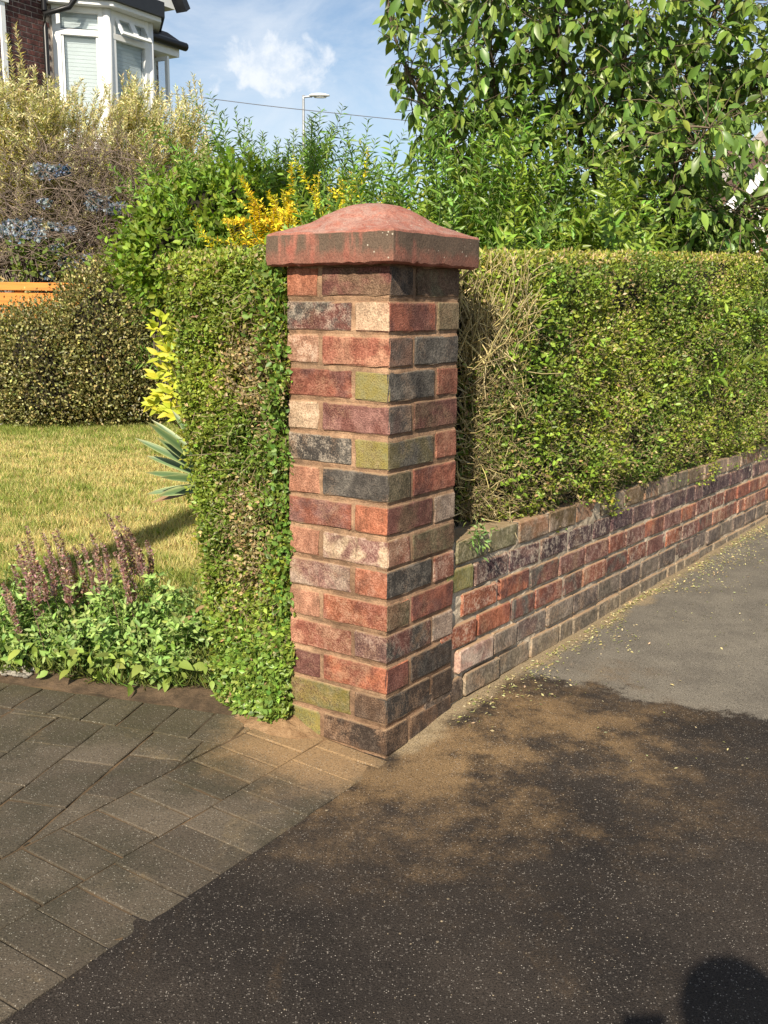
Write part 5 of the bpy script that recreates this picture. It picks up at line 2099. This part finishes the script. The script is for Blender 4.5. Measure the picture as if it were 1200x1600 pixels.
def lamp():
    Y = 30.0
    t = at(474, 152, Y)
    h = thing('street_lamp', 'slim grey street lamp with flat white head against the sky', 'street lamp', (t[0], Y, 0))
    V, Fq = lathe([(.11, 0), (.11, 1.2), (.065, 1.25), (.034, t[2] - .05), (.034, t[2] + .05)], 14)
    py_mesh('pole', [(v[0] + t[0], v[1] + Y, v[2]) for v in V], Fq, M_STEEL, h, smooth=True)
    V, Fc, _ = tubes([np.array([[t[0], Y, t[2]], [t[0] + .12, Y, t[2] + .02], [t[0] + .24, Y, t[2] + .02]])], [(.03, .03)], 8, None)
    tri_mesh('arm', V, Fc, M_STEEL, h)
    V, Fq = [], []
    n, m = 14, 12
    for j in range(n):
        q = j / (n - 1)
        w = .13 * math.sin(math.pi * (.08 + .86 * q)) ** .55
        hh = .055 * math.sin(math.pi * (.06 + .90 * q)) ** .7
        for i in range(m):
            a = 2 * math.pi * i / m
            zz = math.sin(a) * hh * (1.25 if math.sin(a) > 0 else .7)
            V.append((t[0] + .16 + .56 * q, Y + math.cos(a) * w, t[2] + .045 + zz))
    for j in range(n - 1):
        for i in range(m):
            k = (i + 1) % m
            Fq.append((j * m + i, j * m + k, (j + 1) * m + k, (j + 1) * m + i))
    Fq += [tuple(reversed(range(m))), tuple(range((n - 1) * m, n * m))]
    py_mesh('lamp_head', V, Fq, M_WHITE, h, smooth=True)
    V, Fq = lathe([(.10, -.02), (.10, 0), (.04, .0)], 12)
    py_mesh('lens', [(v[0] * 1.7 + t[0] + .46, v[1] * .8 + Y, v[2] + t[2] + .01) for v in V], Fq, M_LENS, h)


lamp()


def cable():
    a, b = at(150, 128, 26), at(1400, 300, 26)
    t = np.linspace(0, 1, 40)
    ctrl = [(-400, 60), (150, 130), (280, 148), (420, 166), (620, 187), (900, 214), (1400, 250)]
    xs = np.interp(np.linspace(0, 6, 60), range(7), [c[0] for c in ctrl])
    ys = np.interp(np.linspace(0, 6, 60), range(7), [c[1] for c in ctrl])
    pts = np.array([at(x, y, 26) for x, y in zip(xs, ys)])
    for _ in range(6): pts[1:-1] = (pts[:-2] + 2 * pts[1:-1] + pts[2:]) / 4
    V, Fc, _ = tubes([pts], [(.009, .009)], 5, None)
    o = tri_mesh('overhead_cable', V, Fc, plain('cable_sheath', (.10, .10, .11), .5, .05))
    tag(o, 'thin overhead cable crossing the sky behind the street lamp', 'cable')


cable()

# utility pole standing beside the photographer; its shadow falls across the lawn
def pole():
    b = np.array([-2.62, -.05, 0])
    h = thing('utility_pole', 'tall wooden utility pole out of frame left whose shadow crosses the lawn', 'utility pole', b)
    V, Fq = lathe([(.125, -.1), (.12, 1.5), (.10, 8.0), (.06, 8.05)], 14)
    py_mesh('pole', [(v[0] + b[0], v[1] + b[1], v[2]) for v in V], Fq, plain('pole_wood', (.17, .12, .08), .85, .3, 8, .5, 40, stretch=(6, 6, .6)), h, smooth=True)
    obox('crossarm', (b[0] - .5, b[1] - .16, 7.5), (1.0, 0, 0), (0, .09, 0), (0, 0, .1), M_TWIG2, h, .005)


M_TWIG2 = plain('arm_wood', (.15, .11, .08), .85)
pole()

# ------------------------------------------------------------------ house upper left
M_BAND = plain('dark_fascia', (.022, .024, .028), .4, .1)
M_PIPE = plain('black_pipe', (.012, .012, .013), .35, .1)
M_HMORT = mat_mortar('house_mortar', (.42, .36, .32), (.52, .46, .40))
M_HBRICK = mat_brick('house_brick', 60, .2)
k_ = Mat('window_glass')
k_.b.inputs['Specular IOR Level'].default_value = .8
M_GLASS = k_.fin(k_.mix(k_.ramp(k_.noise(k_.vec(), .9, 3), .4, .6), (.30, .36, .38), (.36, .42, .44)), .04)
gl = k_.n.new('ShaderNodeBsdfTransparent')
mx = k_.n.new('ShaderNodeMixShader')
mx.inputs[0].default_value = .80
k_.l.new(k_.b.outputs[0], mx.inputs[1]); k_.l.new(gl.outputs[0], mx.inputs[2]); k_.l.new(mx.outputs[0], k_.out.inputs['Surface'])
M_BLIND = plain('blind', (.72, .82, .84), .6, .05, 3)
M_ROOF = plain('roof_tile', (.055, .05, .05), .8, .3, 10, .4, 30)
M_ROOF2 = plain('brown_roof_tile', (.13, .075, .055), .85, .35, 14, .5, 40)


def house_left():
    HA = R(30)
    u = np.array([math.sin(HA), math.cos(HA), 0])
    n = np.array([math.cos(HA), -math.sin(HA), 0])
    D0 = 17.0
    M0 = at(82, 100, D0)
    M0 = np.array([M0[0], M0[1], 0])
    h = thing('brick_house', 'dark brick house with white bay window at the upper left', 'house', M0)
    pt = lambda a, o, z: M0 + u * a + n * o + UP * z
    zof = lambda px, py, a, o: float(on_plane(px, py, pt(a, o, 0), n)[2])
    zt = at(165, -10, 17.3)[2] + .35
    UE, UL = 2.40, -6.0
    # wall body
    obox('wall', pt(UL, 0, 0), u * (UE - UL), -n * 7, UP * zt, M_HMORT, h)
    wl_ = [o for o in h.children if o.name.startswith('wall')][0]
    # individual bricks where the wall shows
    hb = brick_mesh('brick', .215, .05, .066, M_HBRICK, 500, 3, 2, 2, .001, .003)
    z0 = at(40, 130, 16.8)[2] - .3
    for r_ in range(24):
        z = z0 + r_ * .078
        for c in range(8):
            a = -1.62 + c * .228 + (.114 if r_ % 2 else 0)
            if a + .11 > -.02: continue
            q = random.random()
            put_brick(hb, h, pt(a, -.016, z), math.atan2(u[1], u[0]), (.085 + .05 * q, .036 + .016 * q, .034 + .01 * q), (.06, .03, .03), None, wh=.05, sm=.0, hz=.033)
    for r_ in range(24):
        z = z0 + r_ * .078
        put_brick(hb, h, pt(2.275, -.016, z), math.atan2(u[1], u[0]), (.10, .042, .036), (.06, .03, .03), None, sm=0, hz=.033, scale=((.98, 1, 1) if r_ % 2 else (.5, 1, 1)))
    # canted bay
    PJ = .60
    L0, L1, R1, R0 = (0.0, 0.0), (PJ, PJ), (PJ + .94, PJ), (PJ * 2 + .94, 0.0)
    zb = at(130, 190, 17)[2]
    zhead = zof(168, 14, *L1)
    ztr = zof(168, 54, *L1)
    zcill = zb - .25

    def facet(A, B, name, opener=False):
        a, b = pt(*A, 0), pt(*B, 0)
        e = unit(b - a)
        w = np.linalg.norm(b - a)
        nn = np.array([e[1], -e[0], 0])
        if np.dot(nn, n) < 0: nn = -nn
        f = thing_part = bpy.data.objects.new(name, None)
        f.location = tuple(a - M0)
        link(f, h)
        def bx(nm, s0, s1, z0_, z1_, o0, o1, mat, bev=.006):
            V = [a - nn * (-o0) + e * s0 + UP * z0_, e * (s1 - s0), nn * (o1 - o0), UP * (z1_ - z0_)]
            O = a + nn * o0 + e * s0 + UP * z0_
            ob = obox(nm, O, e * (s1 - s0), nn * (o1 - o0), UP * (z1_ - z0_), mat, None, bev)
            ob.parent = f
            ob.location = tuple(-a)
            return ob
        fr = .085
        bx('frame', 0.02, fr + .06, zcill, zhead, -.06, .03, M_WHITE)
        bx('frame', w - fr - .06, w - 0.02, zcill, zhead, -.06, .03, M_WHITE)
        bx('frame', .02, w - .02, zhead - .09, zhead - .001, -.055, .026, M_WHITE)
        bx('transom', .03, w - .03, ztr - .05, ztr + .04, -.055, .034, M_WHITE)
        bx('frame', .03, w - .03, zcill, zcill + .08, -.055, .026, M_WHITE)
        bx('pane', fr + .05, w - fr - .05, zcill + .06, ztr - .04, -.02, -.008, M_GLASS, 0)
        z = zcill + .08
        while z < zhead - .1:
            if not (ztr - .06 < z < ztr + .03): bx('blind_slat', fr + .06, w - fr - .06, z, z + .052, -.075, -.068, M_BLIND, 0)
            z += .056
        bx('panel', .0, w, 0, zcill, -.06, -.01, M_WHITE)
        if not opener:
            bx('pane', fr + .05, w - fr - .05, ztr + .03, zhead - .08, -.02, -.008, M_GLASS, 0)
            # inner sash
            bx('sash', fr + .05, fr + .10, zcill + .06, ztr - .04, -.01, .012, M_WHITE, .003)
            bx('sash', w - fr - .10, w - fr - .05, zcill + .06, ztr - .04, -.01, .012, M_WHITE, .003)
        else:
            # two top lights swung outward
            hw = (w - 2 * fr - .10) / 2
            for q in range(2):
                s0 = fr + .05 + q * (hw + .005)
                hgt = zhead - ztr - .06
                dr = unit(-UP * 1.0 + nn * .55) * hgt
                th = unit(np.cross(e, dr)) * .035
                O = a + e * s0 + UP * (zhead - .07) + nn * .03
                def bar(sa, sb, ta, tb, mat, nm, tt=1.0):
                    ob = obox(nm, O + e * sa + dr * ta, e * (sb - sa), dr * (tb - ta), th * tt, mat, None, .003)
                    ob.parent = f
                    ob.location = tuple(-a)
                b_ = .055
                bar(0, hw, 0, b_ / hgt, M_WHITE, 'top_light')
                bar(0, hw, 1 - b_ / hgt, 1, M_WHITE, 'top_light')
                bar(0, b_, b_ / hgt, 1 - b_ / hgt, M_WHITE, 'top_light')
                bar(hw - b_, hw, b_ / hgt, 1 - b_ / hgt, M_WHITE, 'top_light')
                bar(b_, hw - b_, b_ / hgt, 1 - b_ / hgt, M_GLASS, 'pane', .4)
    facet(L0, L1, 'bay_window_side')
    facet(L1, R1, 'bay_window_front', True)
    facet(R1, R0, 'bay_window_side')
    # rounded corner posts
    for A in (L1, R1):
        p0 = pt(*A, zcill)
        V, Fq = lathe([(.075, 0), (.075, zhead - zcill)], 10)
        py_mesh('corner_post', [np.array(v) + p0 - n * .02 for v in V], Fq, M_WHITE, h, smooth=True)

    def bay_prism(name, z0_, z1_, out, mat, back=.05):
        o2 = out * .75
        P = [pt(L0[0] - out * 1.2, -back, 0), pt(L0[0] - out * 1.2, .02, 0), pt(L1[0] - o2 * .45, L1[1] + out, 0), pt(R1[0] + o2 * .45, R1[1] + out, 0), pt(R0[0] + out * 1.2, .02, 0), pt(R0[0] + out * 1.2, -back, 0)]
        V = [p + UP * z0_ for p in P] + [p + UP * z1_ for p in P]
        Fq = [tuple(reversed(range(6))), tuple(range(6, 12))] + [(i, (i + 1) % 6, 6 + (i + 1) % 6, 6 + i) for i in range(6)]
        py_mesh(name, V, Fq, mat, h)
    bay_prism('soffit', zhead, zhead + .07, .20, M_WHITE)
    bay_prism('fascia', zhead + .072, zhead + .30, .26, M_BAND)
    # gable over the bay with white boarding
    zg = zhead + .302
    gp = [pt(.15, PJ + .12, zg), pt(2.05, PJ + .12, zg), pt(1.10, PJ + .12, zg + 1.35)]
    V = gp + [p - n * .8 for p in gp]
    py_mesh('gable_panel', V, [(0, 1, 2), (5, 4, 3), (0, 3, 4, 1), (1, 4, 5, 2), (2, 5, 3, 0)], M_WHITE, h)
    for s in (-1, 1):
        p0 = pt(1.10 + s * 1.06, PJ + .05, zg - .02)
        p1 = pt(1.10, PJ + .05, zg + 1.46)
        d = p1 - p0
        w = unit(np.cross(d, n)) * .12
        obox('bargeboard', p0, d, w * (1 if w[2] > 0 else -1), n * .22, M_BAND, h)
    # eaves, gutter, corner
    ze = zof(262, 70, UE, .3)
    obox('soffit', pt(1.7, .001, ze - .16), u * (UE - 1.7 + .16), n * .34, UP * .13, M_WHITE, h)
    V, Fc, _ = tubes([np.array([pt(1.7, .40, ze + .02), pt(UE + .26, .40, ze + .02)])], [(.07, .07)], 10, None)
    tri_mesh('gutter', V, Fc, M_PIPE, h)
    # main roof
    V = [pt(1.7, .42, ze + .05), pt(UE + .24, .42, ze + .05), pt(UE + .24, .02, ze + .30), pt(1.7, .02, ze + .30)]
    V += [v - UP * .06 for v in V]
    py_mesh('eaves_roof', V, [(0, 1, 2, 3), (7, 6, 5, 4), (0, 4, 5, 1), (1, 5, 6, 2), (2, 6, 7, 3), (3, 7, 4, 0)], M_ROOF, h)
    zm = max(zt, ze + .4)
    V = [pt(UL, .3, zm), pt(UE + .1, .3, zm), pt(UE + .1, -7.3, zm), pt(UL, -7.3, zm), pt(UL, -3.5, zm + 3.0), pt(UE - 3.2, -3.5, zm + 3.0)]
    py_mesh('roof', V, [(0, 1, 5, 4), (1, 2, 5), (2, 3, 4, 5), (3, 0, 4), (3, 2, 1, 0)], M_ROOF, h)
    # downpipe with swan neck
    dz = zof(64, 20, -.25, .1)
    pp = [pt(.16, .42, zhead + .1), pt(.05, .36, dz + .12), pt(-.20, .10, dz), pt(-.20, .10, dz - .2), pt(-.20, .10, 0)]
    V, Fc, _ = tubes([np.array(pp)], [(.042, .042)], 8, None)
    tri_mesh('downpipe', V, Fc, M_PIPE, h, smooth=True)
    V, Fc, _ = tubes([np.array([pt(-.20, .10, dz + .05), pt(-.20, .10, zt)])], [(.042, .042)], 8, None)
    tri_mesh('downpipe', V, Fc, M_PIPE, h, smooth=True)
    # window at the far left
    a1 = float(np.dot(on_plane(8, 60, pt(0, 0, 0), n) - M0, u))
    zc0, zc1 = z0 - .6, zof(5, 4, a1, 0)
    obox('window_frame', pt(a1 - .09, -.03, zc0), u * .09, n * .07, UP * (zc1 - zc0), M_WHITE, h, .005)
    obox('window_frame', pt(a1 - 1.3, -.03, zc1), u * 1.36, n * .09, UP * .14, M_WHITE, h, .005)
    obox('window_pane', pt(a1 - 1.3, -.02, zc0), u * 1.2, n * .03, UP * (zc1 - zc0), M_GLASS, h)
    # casement open beyond the bay
    p0 = pt(2.20, .02, zof(245, 145, 2.2, 0) - .2)
    hh = zof(245, 100, 2.2, 0) - p0[2]
    obox('casement', p0, n * .05 + u * .01, u * .06, UP * hh, M_WHITE, h)
    obox('casement', p0 + n * .30, n * .06, u * .05, UP * hh, M_WHITE, h)
    obox('casement', p0 + UP * hh, n * .36, u * .05, UP * .06, M_WHITE, h)
    obox('window_pane', p0 + n * .05, n * .25, u * .02, UP * hh, M_GLASS, h)


house_left()


# ------------------------------------------------------------------ houses at the right
def house_right():
    Y = 24.0
    c = at(1150, 300, Y)
    h = thing('gabled_house', 'brick house with white sloping bargeboard seen through the tree at right', 'house', (c[0], Y, 0))
    wm = plain('red_brick_wall', (.30, .15, .10), .9, .3, 6)
    ex = np.array([1.0, 0, 0]); ey = np.array([0, 1.0, 0])
    # main wall of bricks where it shows
    zl = at(1120, 345, Y)[2]; zr = at(1186, 272, Y)[2]
    xl = at(1112, 348, Y)[0]; xr = at(1186, 272, Y)[0]
    zb = at(1100, 395, Y)[2] - 1.2
    slope = (zr - zl) / (xr - xl)
    xa, xb = xl - .35, xr + 2.0
    V = [(xa + .5, Y, 0), (xb, Y, 0), (xb, Y, zl + slope * (xb - xl) - .2), (xa + .5, Y, zl + slope * (xa + .5 - xl) - .2)]
    V += [(v[0], v[1] + 6, v[2]) for v in V]
    wall_o = py_mesh('wall', V, [(0, 1, 2, 3), (7, 6, 5, 4), (0, 4, 5, 1), (1, 5, 6, 2), (2, 6, 7, 3), (3, 7, 4, 0)], M_HMORT, h)
    hb = brick_mesh('brick', .215, .05, .066, M_HBRICK, 501, 3, 2, 2, .001, .003)
    for r_ in range(40):
        z = zb + r_ * .078
        for k in range(20):
            x = xa + .62 + k * .228 + (.114 if r_ % 2 else 0)
            if x > xr + .7 or z > zl + slope * (x - .12 - xl) - .30: continue
            q = random.random()
            put_brick(hb, h, (x, Y + .016, z), 0, (.22 + .1 * q, .085 + .04 * q, .055 + .03 * q), (.15, .06, .045), None, wh=.1, sm=0, hz=.033)
    d = np.array([xb - xa, 0, slope * (xb - xa)])
    nn = unit(np.array([-d[2], 0, d[0]]))
    o = np.array([xa, Y - .38, zl + slope * (xa - xl)]) - nn * .12
    obox('bargeboard', o, d, np.array([0, .05, 0]), nn * .26, M_WHITE, h)
    obox('roof', o + nn * .26 + ey * -.05, d, np.array([0, 1.6, 0]), nn * .10, M_ROOF2, h)
    # red hung tiles at the right
    x0 = at(1188, 330, Y)[0]
    tm = plain('red_hung_tile', (.48, .13, .065), .8, .25, 8)
    for r_ in range(14):
        for k in range(6):
            obox('tile', (x0 + k * .17 + (.08 if r_ % 2 else 0), Y - .12 - .012 * (r_ % 2), at(1190, 352, Y)[2] + r_ * .095), (.16, 0, 0), (0, .03, 0), (0, -.02, .12), tm, h)
    obox('corner_board', (x0 - .14, Y - .13, 0), (.12, 0, 0), (0, .1, 0), (0, 0, at(1188, 305, Y)[2]), M_WHITE, h)
    # taller house behind
    Y2 = 31.0
    c2 = at(1140, 220, Y2)
    g = thing('brick_house', 'plain brick house wall behind the gabled house at far right', 'house', (c2[0], Y2, 0))
    x0, z1 = at(1126, 245, Y2)[0], at(1120, 252, Y2)[2]
    obox('wall', (x0, Y2, 0), (7, 0, 0), (0, 6, 0), (0, 0, z1), plain('far_brick', (.30, .18, .13), .9, .3, 5), g)
    V = [(x0 - .3, Y2 - .3, z1), (x0 + 7.3, Y2 - .3, z1), (x0 + 7.3, Y2 + 6.3, z1), (x0 - .3, Y2 + 6.3, z1), (x0 + 1.6, Y2 + 3, z1 + 1.0), (x0 + 7.3, Y2 + 3, z1 + 1.0)]
    py_mesh('roof', V, [(0, 1, 5, 4), (2, 3, 4, 5), (1, 2, 5), (3, 0, 4), (3, 2, 1, 0)], M_ROOF2, g)
    wx, wz0, wz1 = at(1190, 240, Y2)[0], at(1190, 262, Y2)[2], at(1190, 195, Y2)[2]
    wz1 = min(wz1, z1 - .15)
    obox('window_frame', (wx, Y2 - .04, wz0), (.14, 0, 0), (0, .1, 0), (0, 0, wz1 - wz0), M_WHITE, g)
    obox('window_frame', (wx, Y2 - .04, wz0 - .12), (1.6, 0, 0), (0, .1, 0), (0, 0, .12), M_WHITE, g)
    obox('window_pane', (wx + .14, Y2 - .02, wz0), (1.3, 0, 0), (0, .05, 0), (0, 0, wz1 - wz0), M_GLASS, g)


house_right()


def far_roof():
    Y = 46.0
    p = at(634, 322, Y)
    h = thing('distant_house', 'tip of a brown roof far off beside the pillar cap', 'house', (p[0], Y, 0))
    x0, z1 = p[0] - .2, p[2]
    obox('wall', (x0 + .3, Y, 0), (6, 0, 0), (0, 6, 0), (0, 0, z1 - 1.2), plain('distant_brick', (.26, .14, .10), .9, .2), h)
    V = [(x0, Y - .3, z1 - 1.2), (x0 + 6.6, Y - .3, z1 - 1.2), (x0 + 6.6, Y + 6.3, z1 - 1.2), (x0, Y + 6.3, z1 - 1.2), (x0, Y + 3, z1 + .1), (x0 + 6.6, Y + 3, z1 + .1)]
    py_mesh('roof', V, [(0, 1, 5, 4), (2, 3, 4, 5), (1, 2, 5), (3, 0, 4), (3, 2, 1, 0)], M_ROOF2, h)


far_roof()


# ------------------------------------------------------------------ the photographer, whose shadow shows
def person():
    bx, by = 0.06, -0.38
    J = {'pelvis': (bx, by, .86, .125), 'waist': (bx, by, 1.0, .115), 'chest': (bx, by, 1.18, .135), 'collar': (bx, by - .01, 1.31, .09), 'neck': (bx, by, 1.37, .05), 'chin': (bx, by + .02, 1.41, .065),
         'head': (bx, by + .02, 1.47, .088), 'crown': (bx, by + .01, 1.53, .06)}
    E = [('pelvis', 'waist'), ('waist', 'chest'), ('chest', 'collar'), ('collar', 'neck'), ('neck', 'chin'), ('chin', 'head'), ('head', 'crown')]
    for s, t in ((-1, 'l'), (1, 'r')):
        J['sh' + t] = (bx + s * .17, by, 1.29, .062)
        J['el' + t] = (bx + s * .20, by + .05, 1.03, .043)
        J['wr' + t] = (bx * .3 + s * .055, by + .30, 1.10, .026)
        J['pa' + t] = (bx * .1 + s * .040, by + .335, 1.125, .022)
        J['hip' + t] = (bx + s * .09, by, .80, .10)
        J['kn' + t] = (bx + s * .10, by + .02, .45, .065)
        J['an' + t] = (bx + s * .10, by - .02, .09, .042)
        J['to' + t] = (bx + s * .12, by + .14, .035, .035)
        E += [('collar', 'sh' + t), ('sh' + t, 'el' + t), ('el' + t, 'wr' + t), ('wr' + t, 'pa' + t), ('pelvis', 'hip' + t), ('hip' + t, 'kn' + t), ('kn' + t, 'an' + t), ('an' + t, 'to' + t)]
        for f in range(4):
            a = (bx * .1 + s * .050, by + .348, 1.10 + f * .017)
            J[f'f{t}{f}a'] = (*a, .008)
            J[f'f{t}{f}b'] = (bx * .1 + s * .030, by + .362, 1.10 + f * .017, .0075)
            E += [('pa' + t, f'f{t}{f}a'), (f'f{t}{f}a', f'f{t}{f}b')]
        J['th' + t] = (bx * .1 + s * .030, by + .332, 1.15, .009)
        E += [('pa' + t, 'th' + t)]
    names = list(J)
    me = bpy.data.meshes.new('body')
    h = thing('person', 'person in dark clothes holding a phone, out of frame, casting the shadow at lower right', 'person', (bx, by, 0))
    me.from_pydata([(J[k][0] - bx, J[k][1] - by, J[k][2]) for k in names], [(names.index(a), names.index(b)) for a, b in E], [])
    o = bpy.data.objects.new('body', me)
    link(o, h)
    o.modifiers.new('skin', 'SKIN')
    for i, k in enumerate(names):
        r = J[k][3]
        me.skin_vertices[0].data[i].radius = (r * (1.25 if k in ('chest', 'waist', 'pelvis') else 1), r * (.8 if k in ('chest', 'waist', 'pelvis') else 1))
    me.skin_vertices[0].data[0].use_root = True
    sb = o.modifiers.new('smooth', 'SUBSURF')
    sb.levels = sb.render_levels = 2
    me.materials.append(plain('dark_clothing', (.05, .055, .07), .8, .2))
    bm = bmesh.new()
    bmesh.ops.create_icosphere(bm, subdivisions=3, radius=1)
    for v in bm.verts:
        v.co = Vector((v.co.x * .098, v.co.y * .112 - .005 - (0.03 if v.co.z < -.2 else 0), v.co.z * .105 + 1.49))
    bmesh.ops.delete(bm, geom=[f for f in bm.faces if f.calc_center_median().y > .035 and f.calc_center_median().z < 1.525], context='FACES')
    hm = bpy.data.meshes.new('hair')
    bm.to_mesh(hm); bm.free()
    hm.materials.append(plain('brown_hair', (.06, .04, .025), .6, .3, 40, stretch=(8, 8, 1)))
    link(bpy.data.objects.new('hair', hm), h)
    ph = obox('phone', (-.037, -.028, 1.075), (.074, 0, 0), (0, .008, 0), (0, 0, .148), plain('phone_case', (.02, .02, .022), .35), None, .0035)
    tag(ph, 'dark smartphone held upright by the photographer, out of frame', 'phone')


person()

for o in bpy.data.objects:
    if o.parent is None and o.type in ('EMPTY',) and 'kind' not in o:
        o['kind'] = 'thing'
